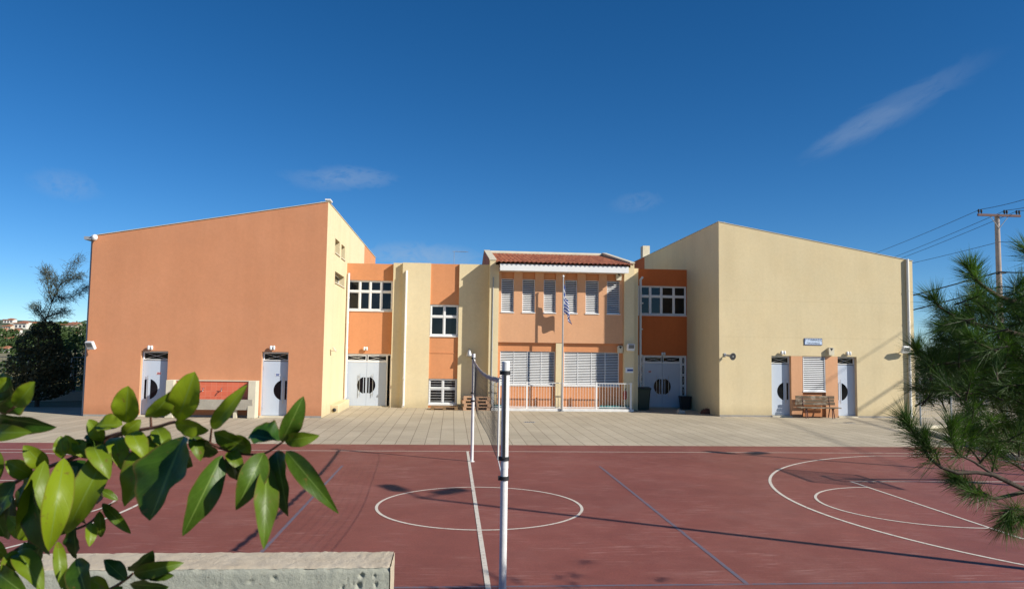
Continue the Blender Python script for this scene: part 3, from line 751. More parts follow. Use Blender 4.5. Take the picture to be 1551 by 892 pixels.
# right link ---------------------------------------------------------------
zt2 = zY(1010, 408.1, YQ)
rx0 = cb3-.1
rz0, rz1 = zY(1005, 477.2, YQ), zY(1005, 433.2, YQ); dz2 = zY(1005, 538.2, YQ)
ra = px_x(966, YQ)
wall('wall', M['cream'], cb3, cb4, -.05, zY(963, 406.5, 21.3), FY(21.3), [], 1.9)
wall('wall', M['deep_orange'], ra-.2, rl, -.05, zt2, FY(YQ), [(ra, rl-.01, rz0, rz1, .12), (ra, rl-.01, 0, dz2, .12)], .3)
window(ra, rl-.03, rz0, rz1, YQ+.05, [.26, .49, .745], .64)
cxr = xY(1003.6, 585, YQ); double_door(cxr, xY(1030.6, 585, YQ)-cxr, ra, rl-.02, dz2, YQ+.05, 4, (cxr-.62, 1.75, M['red_paint']))
# flat roof of the links and hidden depth
for a, c, yy, zz in ((xr, cb0, YD, zt1), (cb3, rl, YQ, zt2)):
    b = MB(); b.quad((a, yy+.3, zz-.25), (c, yy+.3, zz-.25), (c, 35, zz-.25), (a, 35, zz-.25)); b.build('roof', M['plinth'], bld)
    b = MB(); b.box(a, c, 34.7, 35, 0, zz-.1); b.build('wall', M['cream'], bld)
# chimney
c0, c1 = onX(978, 380, rl-.2), None
yc = 33.0; cx0, cx1 = xY(973.8, 380, yc), xY(984.2, 380, yc); b = MB(); b.box(cx0, cx1, yc, yc+.6, zt2-.3, zY(978, 372.3, yc)); b.build('chimney', M['sill'], bld)
# downpipes
def pipe(pts, r, m, brackets=True, name='downpipe'):
    b = MB(); b.tube(pts, r, 12)
    top, bot = Vector(pts[0]), Vector(pts[-1])
    if brackets:
        for k in range(1, 5):
            p = top.lerp(bot, k/5); b.tube([p-Vector((0, 0, .03)), p+Vector((0, 0, .03))], r*1.18, 12)
    return b.build(name, m, bld)
x_ = px_x(613.5, YC); pipe([(x_, YC+.1, zY(614, 409, YC)), (x_, YC-.07, zY(614, 412, YC)), (x_+.0, YC-.08, .25), (x_, YC-.10, .12), (x_, YC-.2, .08)], .055, M['pvc'])
x_ = xr+.10; pipe([(x_, YD-.10, zY(526, 414, YD)), (x_, YD-.10, .4)], .06, M['pvc'])
x_ = px_x(1377, YR-.08); pipe([(x_, YR-.08, zY(1374, 393, YR)), (x_, YR-.08, .05)], .062, M['pvc'])
x_ = px_x(968, YQ-.5); pipe([(x_+.12, 22.3, zY(969, 420, 22.3)), (x_, 22.2, zY(967, 424, 22.3)), (x_, 22.2, .05)], .06, M['pvc'])
x_ = px_x(745.6, YPI-.02); pipe([(x_, YPI-.02, zY(746, 420, YPI)), (x_, YPI-.02, .1)], .022, M['grey_metal'], False, 'conduit')
b = MB(); y0_ = onX(505, 621, xr).y; b.bbox(xr, xr+.32, 18.6, YD-.25, -.03, .34, .02); b.build('drain_box', M['cream'], bld)
b = MB(); b.lathe([(.075, 0), (.075, .03), (.055, .03), (.055, .01)], (xr+.16, 18.6-.03, .13), 14, axis='y'); b.build('drain_outlet', M['black'], bld)
print('dims', dict(xl=xl, xr=xr, zl=zl, zr=zr, rl=rl, rr=rr_, zt1=zt1, zt2=zt2, cb=(cb0, cb1, cb2, cb3), zE=(zEb, zEt), zOv=zOv, zPl=zPl, pl=(pl0, pl1), lx1=lx1, dz=(dz1, dz2, gz)))

# ------------------------------------------------------------------ things fixed to the walls
def twin_lamp(p, label):
    t = thing('wall_lamp', label, 'wall lamp', p, 0, 'small twin lamps over the doors'); x, y, z = p
    b = MB(); b.box(x-.05, x+.05, y-.03, y, z-.07, z+.07); b.build('back_plate', M['white'], t)
    for s in (-1, 1):
        b = MB(); b.lathe([(.025, -.085), (.042, -.07), (.046, .025), (.034, .065), (.015, .08)], (x+s*.06, y-.10, z), 12); h = b.build('lamp_head', M['white'], t)
        b = MB(); b.lathe([(.036, -.089), (.036, -.086)], (x+s*.06, y-.10, z), 12); b.build('lens', M['screen'], h)
    b = MB(); b.tube([(x-.075, y-.08, z), (x, y-.03, z), (x+.075, y-.08, z)], .014, 6); b.build('bracket', M['grey_metal'], t)
twin_lamp(tuple(onY(229, 526.3, YL)), 'small white twin lamp over the door at the far left end of the orange wing')
twin_lamp(tuple(onY(413.5, 526.5, YL)), 'small white twin lamp over the door beside the orange wing corner')
twin_lamp(tuple(onY(554, 527.8, YD)), 'small white twin lamp over the sunlit double door')
twin_lamp(tuple(onY(1004, 535.8, YQ-.0)), 'small twin lamp in shade over the shaded double door')
twin_lamp(tuple(onY(1185, 534, YR)), 'small white twin lamp over the door left of the bench')
twin_lamp(tuple(onY(1284, 535, YR)), 'small white twin lamp over the door right of the bench')
def floodlight(p, label, ang=-40, tilt=28):
    t = thing('floodlight', label, 'floodlight', p, 0, 'square floodlights on the building'); x, y, z = p
    b = MB(); b.tube([(x, y, z-.02), (x, y-.16, z-.02)], .018, 8); b.build('arm', M['white'], t)
    Mx = Matrix.Translation((x-.02, y-.26, z)) @ Matrix.Rotation(R(ang), 4, 'Z') @ Matrix.Rotation(R(tilt), 4, 'X')
    b = MB(); b.bbox(-.19, .19, -.06, .06, -.16, .16, .02, 0, Mx); h = b.build('housing', M['white'], t)
    b = MB(); b.box(-.14, .14, -.066, -.061, -.04, .13, 0, Mx); b.build('lens', M['screen'], h)
floodlight(tuple(onY(143, 523, YL)), 'white floodlight near the outer corner of the orange wing', -25)
floodlight(tuple(onY(1367, 529.5, YR)), 'white floodlight beside the downpipe of the cream wing', 10)
floodlight(tuple(onY(954, 526, YPI)), 'white floodlight on the cream pier by the shaded entrance', 15, 10)
def siren(p, label):
    t = thing('alarm_box', label, 'alarm box', p, 0, 'cream alarm boxes on the walls'); x, y, z = p
    b = MB(); b.prism([(-.11, -.17), (.11, -.17), (.13, .12), (.07, .17), (-.07, .17), (-.13, .12)], y-.16, y, lambda p_, q, a: (x+p_, a, z+q)); b.build('housing', M['sill'], t)
    b = MB(); b.prism([(-.07, .14), (.07, .14), (0, .02)], y-.168, y-.158, lambda p_, q, a: (x+p_, a, z+q)); b.build('dark_window', M['black'], t)
siren(tuple(onY(936.5, 419.5, YU)), 'cream alarm box under the eaves at the top right of the central block')
siren(tuple(onY(938.5, 529, YLO)), 'cream alarm box above the right end of the large lower shutter')
siren(tuple(onY(1257, 532, YR)), 'cream alarm box on the wall right of the blue and white sign')
# bell shaped lamp on the cream wall
p = onY(710.5, 534.5, YC); t = thing('bell_lamp', 'grey bell shaped lamp on the cream wall above the pallets', 'wall lamp', tuple(p)); x, y, z = p
b = MB(); b.tube([(x, y, z+.12), (x, y-.12, z+.17), (x, y-.2, z+.12)], .022, 8); b.build('arm', M['galv'], t)
b = MB(); b.lathe([(.16, -.16), (.14, -.08), (.10, .05), (.06, .12), (.03, .15)], (x, y-.21, z), 18); b.build('shade', M['galv'], t)
b = MB(); b.lathe([(.12, -.165), (.12, -.161)], (x, y-.21, z), 16); b.build('lens', M['black'], t)
# horn loudspeaker
p = onY(1098, 538, YR); t = thing('horn_loudspeaker', 'grey horn loudspeaker with black mouth on the cream wing wall', 'loudspeaker', tuple(p)); x, y, z = p
b = MB(); b.tube([(x, y, z+.02), (x+.05, y-.15, z+.02)], .02, 8); b.box(x-.05, x+.05, y-.03, y, z-.05, z+.09); b.build('bracket', M['galv'], t)
ax = Vector((.30, -.93, -.12)).normalized(); o_ = Vector((x+.05, y-.14, z))
b = MB(); b.tube([o_, o_+ax*.16, o_+ax*.28, o_+ax*.38], [.05, .055, .10, .16], 16); h = b.build('horn', M['galv'], t)
b = MB(); b.tube([o_+ax*.381, o_+ax*.386], [.152, .152], 16); b.build('mouth', M['black'], h)
b = MB(); b.tube([o_+ax*.387, o_+ax*.395], [.03, .02], 10); b.build('phase_plug', M['grey_metal'], h)
# wall lamp on the sunlit side wall
p = onX(500, 530, xr); t = thing('side_lamp', 'small white floodlight on the sunlit cream side wall', 'floodlight', tuple(p)); x, y, z = p
b = MB(); b.tube([(x, y, z-.03), (x+.16, y, z-.03)], .014, 8); b.build('arm', M['white'], t)
Mx = Matrix.Translation((x+.18, y, z+.02)) @ Matrix.Rotation(R(-35), 4, 'Y'); b = MB(); b.bbox(-.03, .03, -.12, .12, -.10, .10, .01, 0, Mx); b.build('housing', M['sill'], t)
# dome camera at the outer top corner
p = onY(145.5, 361, YL); t = thing('security_camera', 'small white security camera at the top left corner of the orange wing', 'security camera', tuple(p)); x, y, z = p
b = MB(); b.box(x-.05, x+.05, y-.08, y, z-.04, z+.04); b.build('bracket', M['black'], t)
b = MB(); b.lathe([(.02, -.11), (.08, -.08), (.11, 0), (.09, .08), (.03, .12)], (x+.03, y-.18, z), 14); b.build('dome', M['white'], t)

# signs
dg = bpy.context.evaluated_depsgraph_get
def lettering(txt, size, x, y, z, m, parent, name='lettering', yscale=1.):
    cu = bpy.data.curves.new('text', 'FONT'); cu.body = txt; cu.size = size; cu.align_x = 'CENTER'; cu.align_y = 'CENTER'; cu.extrude = .001
    o = bpy.data.objects.new('text', cu); col.objects.link(o)
    me = bpy.data.meshes.new_from_object(o.evaluated_get(dg())); bpy.data.objects.remove(o)
    b = MB(); b.add([(x+v.co.x, y, z+v.co.y*yscale) for v in me.vertices], [tuple(p.vertices) for p in me.polygons]); bpy.data.meshes.remove(me)
    return b.build(name, m, parent)
pa_, pb_ = onY(1218, 512.2, YR), onY(1245, 522.6, YR); x, z = (pa_.x+pb_.x)/2, (pa_.z+pb_.z)/2; hw, hh = (pb_.x-pa_.x)/2, (pa_.z-pb_.z)/2
t = thing('school_sign', 'pale blue school name sign with blue Greek lettering above the bench', 'sign', (x, YR, z-hh))
b = MB(); b.box(x-hw, x+hw, YR-.03, YR-.002, z-hh, z+hh); b.build('frame', M['blue_paint'], t)
M['sign_pale'] = mat('pale blue sign face', (.56, .66, .80), .4, .04)
b = MB(); b.box(x-hw+.02, x+hw-.02, YR-.034, YR-.0305, z-hh+.02, z+hh-.02); b.build('face', M['sign_pale'], t)
lettering('2° ΓΥΜΝΑΣΙΟ', .125, x, YR-.037, z+.065, M['blue_paint'], t); lettering('ΠΑΛΛΗΝΗΣ', .105, x, YR-.037, z-.075, M['blue_paint'], t)
pa_, pb_ = onY(947.2, 556.3, YPI), onY(958.8, 564.6, YPI); x, z = (pa_.x+pb_.x)/2, (pa_.z+pb_.z)/2; hw, hh = (pb_.x-pa_.x)/2, (pa_.z-pb_.z)/2
t = thing('notice_plate', 'white plate with a blue bar on the cream pier by the shaded entrance', 'sign', (x, YPI, z-hh))
b = MB(); b.box(x-hw, x+hw, YPI-.02, YPI-.002, z-hh, z+hh); b.build('plate', M['white'], t)
b = MB(); b.box(x-hw*.55, x+hw*.96, YPI-.024, YPI-.0205, z-.045, z+.045); b.build('blue_bar', M['blue_paint'], t)
# roof aerial
p = onY(688, 381, 27); t = thing('roof_aerial', 'thin dark television aerial on the flat roof of the link', 'aerial', (p.x, 27, zt1-.25)); 
b = MB(); b.tube([(p.x, 27, zt1-.25), (p.x, 27, p.z+.03)], .012, 6); b.build('mast', M['grey_metal'], t)
b = MB(); b.tube([(p.x-.1, 27, p.z), (p.x+.75, 27, p.z)], .014, 6)
for k in range(6): b.tube([(p.x+.1*k+.1, 26.75, p.z), (p.x+.1*k+.1, 27.25, p.z)], .008, 5)
b.build('boom', M['grey_metal'], t)

# railing on the platform
YRA = YPL+.08; zR = zY(850, 579.4, YRA)
t = thing('railing', 'white metal railing with thin balusters along the platform', 'railing', ((pl0+pl1)/2, YRA, zPl))
b = MB(); b.box(pl0+.08, pl1-.06, YRA-.02, YRA+.02, zR-.03, zR); b.box(pl0+.08, pl1-.06, YRA-.015, YRA+.015, zPl+.06, zPl+.085); b.build('rail', M['white'], t)
for q in (xY(746.5, 600, YRA), xY(798, 600, YRA), xY(851, 600, YRA), xY(903.3, 600, YRA), xY(955.3, 600, YRA)):
    b = MB(); b.box(q-.035, q+.035, YRA-.035, YRA+.035, zPl, zR+.03); b.build('post', M['white'], t)
b = MB(); n = int((pl1-pl0-.14)/.127)
for k in range(1, n): 
    q = pl0+.08+k*.127; b.tube([(q, YRA, zPl+.085), (q, YRA, zR-.03)], .007, 6, cap=False)
b.build('baluster', M['white'], t)
b = MB(); q = pl1-.08; b.box(q-.02, q+.02, YRA+.035, YPI-.0, zR-.03, zR); b.box(q-.015, q+.015, YRA+.035, YPI, zPl+.06, zPl+.085); b.build('return_panel', M['white'], t)
# tarpaulin roll
def roll(x0, x1, y, z, r, label, name='tarpaulin'):
    b = MB(); n = 14; b.tube([(x0+(x1-x0)*i/n, y+.03*math.sin(i*1.3), z+r*.75+.01*math.sin(i*2.1)) for i in range(n+1)], [r*(.8+.25*abs(math.sin(i*1.7))) for i in range(n+1)], 9)
    return tag(b.build(name, M['tarp'], None), label, 'tarpaulin')
roll(xY(908, 616, YPL+.3), pl1-.15, YPL+.3, zPl, .085, 'long teal tarpaulin roll at the right end of the platform')
roll(pl0+.12, pl0+.5, YPL+.35, zPl, .08, 'short teal tarpaulin roll at the left end of the platform behind the net')
# extinguisher like can and bag behind the railing
p = onY(946.5, 600, 20.85); x = p.x; t = thing('fire_extinguisher', 'red and black fire extinguisher behind the right end of the railing', 'fire extinguisher', (x, 20.85, zPl))
b = MB(); b.lathe([(.0, .42), (.07, .42), (.08, .45), (.08, .75), (.05, .82), (.02, .84)], (x, 20.85, zPl), 14); b.build('cylinder', M['red_paint'], t)
b = MB(); b.tube([(x, 20.85, zPl), (x, 20.85, zPl+.42)], .03, 8); b.lathe([(.12, 0), (.12, .03), (.04, .04)], (x, 20.85, zPl), 14); b.build('stand', M['galv'], t)
b = MB(); b.tube([(x, 20.85, zPl+.84), (x, 20.85, zPl+.9), (x+.06, 20.8, zPl+.92)], .016, 6); b.build('valve', M['black'], t)

# flagpole and flag
YF = 20.44; pb = onY(851.2, 622.5, YF); pt = onY(852.6, 420, YF); fx = pb.x
t = thing('flagpole', 'slim white flagpole standing before the central block', 'flagpole', (fx, YF, 0))
b = MB(); b.tube([(fx, YF, 0), (fx, YF, 1.2), (fx, YF, pt.z)], [.045, .038, .03], 12); b.build('pole', M['galv'], t)
b = MB(); b.lathe([(.01, 0), (.045, .02), (.05, .05), (.03, .09), (.005, .10)], (fx, YF, pt.z), 10); b.build('finial', M['white'], t)
b = MB(); b.box(fx-.07, fx+.07, YF-.06, YF+.06, 0, .03); b.build('base_plate', M['galv'], t)
b = MB(); zt_f = pt.z-.28; nu, nv = 26, 36; vs = []
HO = .98
for j in range(nv+1):
    v = j/nv
    for i in range(nu+1):
        u = i/nu*1.25
        # hanging cloth: the fly sinks and gathers in folds beside the pole
        ang = R(80-14*v+5*math.sin(u*4)); fall = math.sin(ang)*u; out = math.cos(ang)*u
        fold = .12*math.sin(u*9.5+v*1.1)*min(1, u*2.2)
        dx = out*.55+fold*.7+.05*u; dy = out*.75-fold*.8-.12*v*u+.10*u*(1-v)
        gather = 1-.22*min(1, u)
        vs.append((fx+.035+dx, YF+dy*.9-.02, zt_f-v*HO*gather-fall))
fs = []; ms = []
for j in range(nv):
    for i in range(nu):
        a = j*(nu+1)+i; fs.append((a, a+1, a+nu+2, a+nu+1))
        st = int(j/nv*9); u = i/nu; blue = st % 2 == 0
        if u < .37 and st < 5:
            cu_, cv = u/.37, j/nv*9/5; blue = not (abs(cu_-.5) < .10 or abs(cv-.5) < .10)
        ms.append(1 if blue else 0)
b.v = vs; b.f = fs; b.m = ms; b.sm = [True]*len(fs)
M['flag_white'] = leaf_mat('white flag cloth', (.72, .72, .72), (.78, .78, .78), .25, .8, 3, .2, (1, 1, 1)); M['flag_blue'] = leaf_mat('blue flag cloth', (.025, .07, .30), (.035, .09, .36), .2, .8, 3, .2, (1, 1, 1))
tag(b.build('flag', [M['flag_white'], M['flag_blue']], None, (fx, YF, zt_f)), 'blue and white striped flag with a cross hanging limp on the flagpole', 'flag')

# ------------------------------------------------------------------ drinking fountain
fy = 15.92; f0, f1 = xY(250, 605, fy), xY(387, 605, fy); zft = zY(320, 576.2, fy)
t = thing('drinking_fountain', 'long cream drinking trough with orange tiled back and taps at the orange wing', 'drinking fountain', ((f0+f1)/2, fy+.24, 0))
pw = .29
for a in (f0, f1-pw): b = MB(); b.bbox(a, a+pw, fy, YL-.004, 0, zft, .012); b.build('end_pier', M['sill'], t)
b = MB(); b.box(f0+pw, f1-pw, fy+.26, YL-.004, .55, zft-.03); b.build('tile_back', M['fount_tile'], t)
b = MB(); b.box(f0+pw, f1-pw, fy+.22, YL-.004, zft-.03, zft); b.build('capping', M['sill'], t)
zb1 = zY(320, 604.5, fy); zb0 = zY(320, 620.5, fy)
b = MB(); b.prism([(fy-.06, zb1), (fy-.02, zb1), (fy+.03, zb1-.16), (fy+.27, zb1-.16), (fy+.27, zb0), (fy+.04, zb0)], f0+pw*.55, f1-pw*.35, lambda p_, q, x_: (x_, p_, q)); b.build('basin', M['concrete'], t)
b = MB(); xm = xY(354, 628, fy); b.box(xm-.06, xm+.06, fy+.12, fy+.3, 0, zb0); b.build('support', M['sill'], t)
for k in range(4):
    q = f0+pw+.35+k*(f1-f0-2*pw-.7)/3; zz = zft-.36; b = MB()
    b.tube([(q, fy+.26, zz), (q, fy+.14, zz+.01), (q, fy+.11, zz-.05)], .017, 8); b.tube([(q-.05, fy+.17, zz+.06), (q+.05, fy+.17, zz+.06)], .01, 6); b.tube([(q, fy+.17, zz), (q, fy+.17, zz+.06)], .012, 6); b.build('tap', M['steel'], t)
# ------------------------------------------------------------------ bench
by = 17.90; bx0, bx1 = xY(1210.5, 612, by), xY(1272, 612, by)
t = thing('park_bench', 'weathered wooden bench on brown iron legs against the cream wing', 'bench', ((bx0+bx1)/2, by+.2, 0))
b = MB()
for k, (zz, d) in enumerate(((.60, .32), (.735, .345), (.87, .37))): b.bbox(bx0+random.uniform(-.02, .02), bx1-.04+random.uniform(-.05, .02), by+d, by+d+.035, zz-.062, zz+.062, .008)
b.build('backrest', M['wood_old'], t)
b = MB()
for k in range(3): b.bbox(bx0+.0, bx1+.02+.02*k, by-.12+k*.135, by-.12+k*.135+.12, .425, .465, .008)
b.build('seat', M['wood_old'], t)
for q in (bx0+.32, bx1-.3):
    b = MB(); 
    b.tube([(q-.07, by-.10, 0), (q-.045, by-.02, .42)], .022, 8); b.tube([(q+.07, by+.0, 0), (q+.03, by+.05, .42)], .022, 8)
    b.tube([(q, by+.42, 0), (q, by+.28, .42), (q, by+.395, .92)], .022, 8); b.tube([(q, by-.1, .41), (q, by+.29, .41)], .02, 8); b.build('leg', M['brown_iron'], t)
# ------------------------------------------------------------------ pallets
def pallet(label, m, loc, rz=0, L=1.2, W=.8):
    t = thing('pallet', label, 'pallet', (0, 0, 0), 0, 'wooden pallets by the low window')
    b = MB()
    for k in range(7): q = -W/2+k*(W-.095)/6; b.bbox(-L/2, L/2, q, q+.095, .122, .144, .004)
    b.build('deck_board', m, t)
    b = MB()
    for xx in (-L/2, -.07, L/2-.145): b.bbox(xx, xx+.145, -W/2, W/2, .10, .1215, .004)
    b.build('stringer', m, t)
    for xx in (-L/2, -.07, L/2-.145):
        for yy in (-W/2, -.05, W/2-.1): b = MB(); b.bbox(xx, xx+.145, yy, yy+.1, .0225, .0995, .006); b.build('block', m, t)
    b = MB()
    for yy in (-W/2, -.05, W/2-.1): b.bbox(-L/2, L/2, yy, yy+.1, 0, .022, .004)
    b.build('base_board', m, t)
    t.location = loc; t.rotation_euler = (0, 0, rz); return t
yp = 20.95
pallet('single low brown pallet lying under the barred window', M['pallet_brown'], (xY(673, 612, yp), yp, .0), 0)
sx = xY(721, 610, yp-.05)
p0 = pallet('pale wooden pallet at the bottom of the stack beside the single pallet', M['pallet'], (sx, yp-.02, 0), .03)
for k, (lab, dx, rz) in enumerate((('pale wooden pallet second from the ground in the stack', .05, -.02), ('pale wooden pallet second from the top of the stack', -.04, .05), ('pale wooden pallet on top of the stack', .04, -.03))):
    c = copy_tree(p0); c.location = (sx+dx, yp-.02+.03*k, .1455*(k+1)); c.rotation_euler = (0, 0, rz); c['label'] = lab
# ------------------------------------------------------------------ bins by the shaded door
def bin_(x, y, w_, d_, h, m, label, name, lid=True, taper=.82):
    t = thing(name, label, 'waste bin', (x, y, 0)); b = MB(); a = w_/2; c = d_/2; k = taper
    vs = []
    for zz, s in ((.03, k), (h*.5, (k+1)/2), (h-.06, 1), (h-.04, 1.06), (h, 1.06)):
        for (p_, q) in ((-1, -.8), (-.8, -1), (.8, -1), (1, -.8), (1, .8), (.8, 1), (-.8, 1), (-1, .8)): vs.append((x+p_*a*s, y+q*c*s, zz))
    fs = [(j*8+i, j*8+(i+1) % 8, (j+1)*8+(i+1) % 8, (j+1)*8+i) for j in range(4) for i in range(8)]+[tuple(range(7, -1, -1)), tuple(range(32, 40))]
    b.add(vs, fs); b.build('body', m, t)
    if lid:
        b = MB(); b.prism([(-c*1.1, h+.002), (c*1.12, h+.002), (c*1.12, h+.05), (c*.4, h+.085), (-c*1.0, h+.04)], x-a*1.08, x+a*1.08, lambda p_, q, x_: (x_, y+p_, q)); b.build('lid', m, t)
        b = MB(); b.tube([(x-a*.8, y+c*1.2, h-.02), (x+a*.8, y+c*1.2, h-.02)], .02, 8); b.build('handle', m, t)
        for s in (-1, 1): b = MB(); b.lathe([(.09, -.02), (.1, -.01), (.1, .01), (.09, .02)], (x+s*a*.75, y+c*.9, .1), 14, axis='x'); b.build('wheel', M['black'], t)
    else:
        b = MB(); b.lathe([(w_*.40, h-.002), (w_*.40, h+.002)], (x, y, 0), 16); b.build('soil', M['void'], t)
    return t
yb_ = 21.75; bin_(xY(972.5, 605, yb_), yb_, .66, .70, .98, M['bin_green'], 'dark green wheeled bin left of the shaded double door', 'wheeled_bin')
yb_ = 22.3; bin_(xY(1037.5, 610, yb_), yb_, .5, .5, .62, M['bin_black'], 'black tapered tub right of the shaded double door', 'waste_tub', False, .8)
p = onZ(1032.5, 626.5); b = MB()
Mx = Matrix.Translation((p.x, p.y+.1, 0)) @ Matrix.Rotation(R(12), 4, 'Z'); b.bbox(-.17, .17, -.10, .10, 0, .14, .02, 0, Mx); b.bbox(-.15, -.02, -.08, .08, .14, .19, .02, 0, Mx)
tag(b.build('stone_block', M['stone']), 'small pale stone block on the paving before the shaded door', 'stone')
p = onZ(1073, 627); rnd = random.Random(3); b = MB(); vs = []; N1, N2 = 9, 16
for i in range(N1+1):
    for k in range(N2):
        ph = math.pi/2*i/N1; th = 2*math.pi*k/N2; r = 1+.28*mnoise.noise((math.cos(th)*1.8, math.sin(th)*1.8, i*.45))
        vs.append((p.x+.28*r*math.cos(ph)*math.cos(th), p.y+.2+.2*r*math.cos(ph)*math.sin(th), .22*r*math.sin(ph)))
b.add(vs, [(i*N2+k, i*N2+(k+1) % N2, (i+1)*N2+(k+1) % N2, (i+1)*N2+k) for i in range(N1) for k in range(N2)], 0, False)
for k in range(26):
    a = rnd.uniform(0, 6.28); q = Vector((p.x+.2*math.cos(a), p.y+.2+.15*math.sin(a), rnd.uniform(.05, .2))); e = q+Vector((rnd.uniform(-.15, .15), rnd.uniform(-.1, .1), rnd.uniform(.03, .16))); b.tube([q, e], [.012, .004], 4)
tag(b.build('leaf_litter_heap', M['brown_bag']), 'brown heap of dry twigs in the shaded corner by the cream wing', 'twig heap')

for (px, py, lab) in ((802, 639, 'small dark drain grate in the paving before the flagpole'), (1286, 640, 'small dark drain grate in the paving before the bench'), (1095, 632.5, 'small dark drain cap by the corner of the cream wing')):
    p = onZ(px, py); t = thing('drain_grate', lab, 'drain grate', tuple(p), 0, 'drain grates in the paving'); w2 = .2 if px != 1095 else .08
    b = MB(); b.box(p.x-w2, p.x+w2, p.y-w2*.7, p.y+w2*.7, -.02, .006); b.build('frame', M['grey_metal'], t)
    b = MB()
    for k in range(5): b.box(p.x-w2*.85+k*w2*.36, p.x-w2*.85+k*w2*.36+w2*.2, p.y-w2*.6, p.y+w2*.6, .0065, .009)
    b.build('slot', M['black'], t)

# ------------------------------------------------------------------ volleyball posts and net
def vpost(y, label, hp=2.597, flip=1):
    t = thing('volleyball_post', label, 'volleyball post', (0, y, 0), 0, 'white volleyball posts')
    zj = 1.56
    b = MB(); b.tube([(0, y, 0), (0, y, zj)], .0365, 20); b.lathe([(.07, 0), (.07, .008), (.038, .01)], (0, y, 0), 20); b.build('lower_tube', M['white_dirty'], t)
    b = MB(); b.tube([(0, y, zj), (0, y, hp-.0)], .0385, 20); b.build('upper_tube', M['white_dirty'], t)
    b = MB(); b.tube([(0, y, hp), (0, y, hp+.012)], [.040, .036], 20); b.build('end_cap', M['white'], t)
    b = MB(); b.box(-.024, .002, y-.052, y-.034, 1.66, hp-.12); b.build('winch_rail', M['black'], t)
    for zz in (1.465, 1.655, hp-.10):
        b = MB(); b.tube([(0, y, zz-.019), (0, y, zz+.019)], .046, 20); b.box(-.06, -.04, y-.02, y+.02, zz-.02, zz+.02); b.build('strap', M['black'], t)
    return t
y1, y2 = 5.20, -5.87
vpost(y1, 'white volleyball post at the far side of the court by the paving'); vpost(y2, 'tall near white volleyball post with black rail in the foreground')
t = thing('volleyball_net', 'sagging black volleyball net with pale worn top band strung between the posts', 'volleyball net', (0, -.2, 0))
na, nb = 5.08, -4.85
def ztop(y):
    s = (y-nb)/(na-nb); return 2.40*(1-s)+2.46*s-.40*(s*(1-s))*1.0
def zbot(y):
    s = (y-nb)/(na-nb); return 1.50*(1-s)+1.66*s-.55*s*(1-s)
def xoff(y, v): 
    s = (y-nb)/(na-nb); return .06*math.sin(s*7)*math.sin(v*2.5)*s*(1-s)*4
def npt(y, v): return Vector((xoff(y, v), y, ztop(y)+(zbot(y)-ztop(y))*v))
b = MB(); n = 60; mesh_r = .0017
for k in range(10):
    v = k/9; b.tube([npt(nb+(na-nb)*i/n, v) for i in range(n+1)], mesh_r if k < 9 else .004, 4, cap=False)
for i in range(76):
    y = nb+(na-nb)*i/75; wob = .03*math.sin(i*2.3); b.tube([npt(y+wob*math.sin(v_*3.1), v_) for v_ in (0, .25, .5, .75, 1)], mesh_r, 4, cap=False)
b.build('netting', M['black'], t)
M['band'] = mat('worn canvas band', (.50, .42, .36), .85, .25, 9, .12, 60, .4, 40)
b = MB(); vs = []
for i in range(n+1):
    y = nb+(na-nb)*i/n
    for q, (dx, dz) in enumerate(((-.010, -.045), (-.012, -.015), (0, .012), (.012, -.015), (.010, -.045))): 
        vs.append((xoff(y, 0)+dx+.008*math.sin(i*1.9+q), y, ztop(y)+dz+.012*math.sin(i*2.7+q)))
b.add(vs, [(i*5+q, i*5+q+1, (i+1)*5+q+1, (i+1)*5+q) for i in range(n) for q in range(4)], 0, True); b.build('top_band', M['band'], t)
b = MB(); b.tube([npt(nb, v_/6)+Vector((0, -.01, 0)) for v_ in range(7)], .012, 6); b.tube([npt(na, v_/6) for v_ in range(7)], .012, 6); b.build('side_cord', M['pvc'], t)
b = MB(); b.tube([npt(nb, 0), (0, y2+.05, 2.45)], .008, 5); b.tube([npt(nb, 1), (.0, (nb+y2)/2, 1.44), (0, y2+.05, 1.47)], .006, 5); b.tube([npt(na, 0), (0, y1-.05, 2.5)], .008, 5); b.tube([npt(na, 1), (0, y1-.05, 1.6)], .006, 5)
b.build('tie_rope', M['pvc'], t)
b = MB(); b.tube([(.02, y2+.35, 2.44), (.03, y2+.37, 2.2), (.0, y2+.45, 1.95)], .014, 5); b.build('strap_tail', M['black'], t)

# ------------------------------------------------------------------ basketball stand and court masts beside the court (their shadows fall in view)
t = thing('basketball_stand', 'basketball stand at the right end of the court casting a shadow of its mesh backboard', 'basketball stand', (14.9, 0, 0))
b = MB(); b.tube([(14.9, 0, 0), (14.9, 0, 3.3)], .08, 12); b.tube([(14.9, 0, 3.25), (12.9, 0, 3.35)], .05, 10); b.tube([(14.9, 0, 2.7), (12.9, 0, 3.1)], .035, 8); b.build('frame', M['grey_metal'], t)
b = MB()
for (ya, za, yb2, zb2) in ((-.9, 2.9, .9, 2.9), (-.9, 3.95, .9, 3.95), (-.9, 2.9, -.9, 3.95), (.9, 2.9, .9, 3.95), (-.3, 3.05, .3, 3.05), (-.3, 3.5, .3, 3.5), (-.3, 3.05, -.3, 3.5), (.3, 3.05, .3, 3.5)): b.tube([(12.8, ya, za), (12.8, yb2, zb2)], .025, 6)
for k in range(1, 30): yy = -.9+1.8*k/30; b.tube([(12.8, yy, 2.9), (12.8, yy, 3.95)], .006, 4, cap=False)
for k in range(1, 18): zz = 2.9+1.05*k/18; b.tube([(12.8, -.9, zz), (12.8, .9, zz)], .006, 4, cap=False)
b.build('backboard', M['grey_metal'], t)
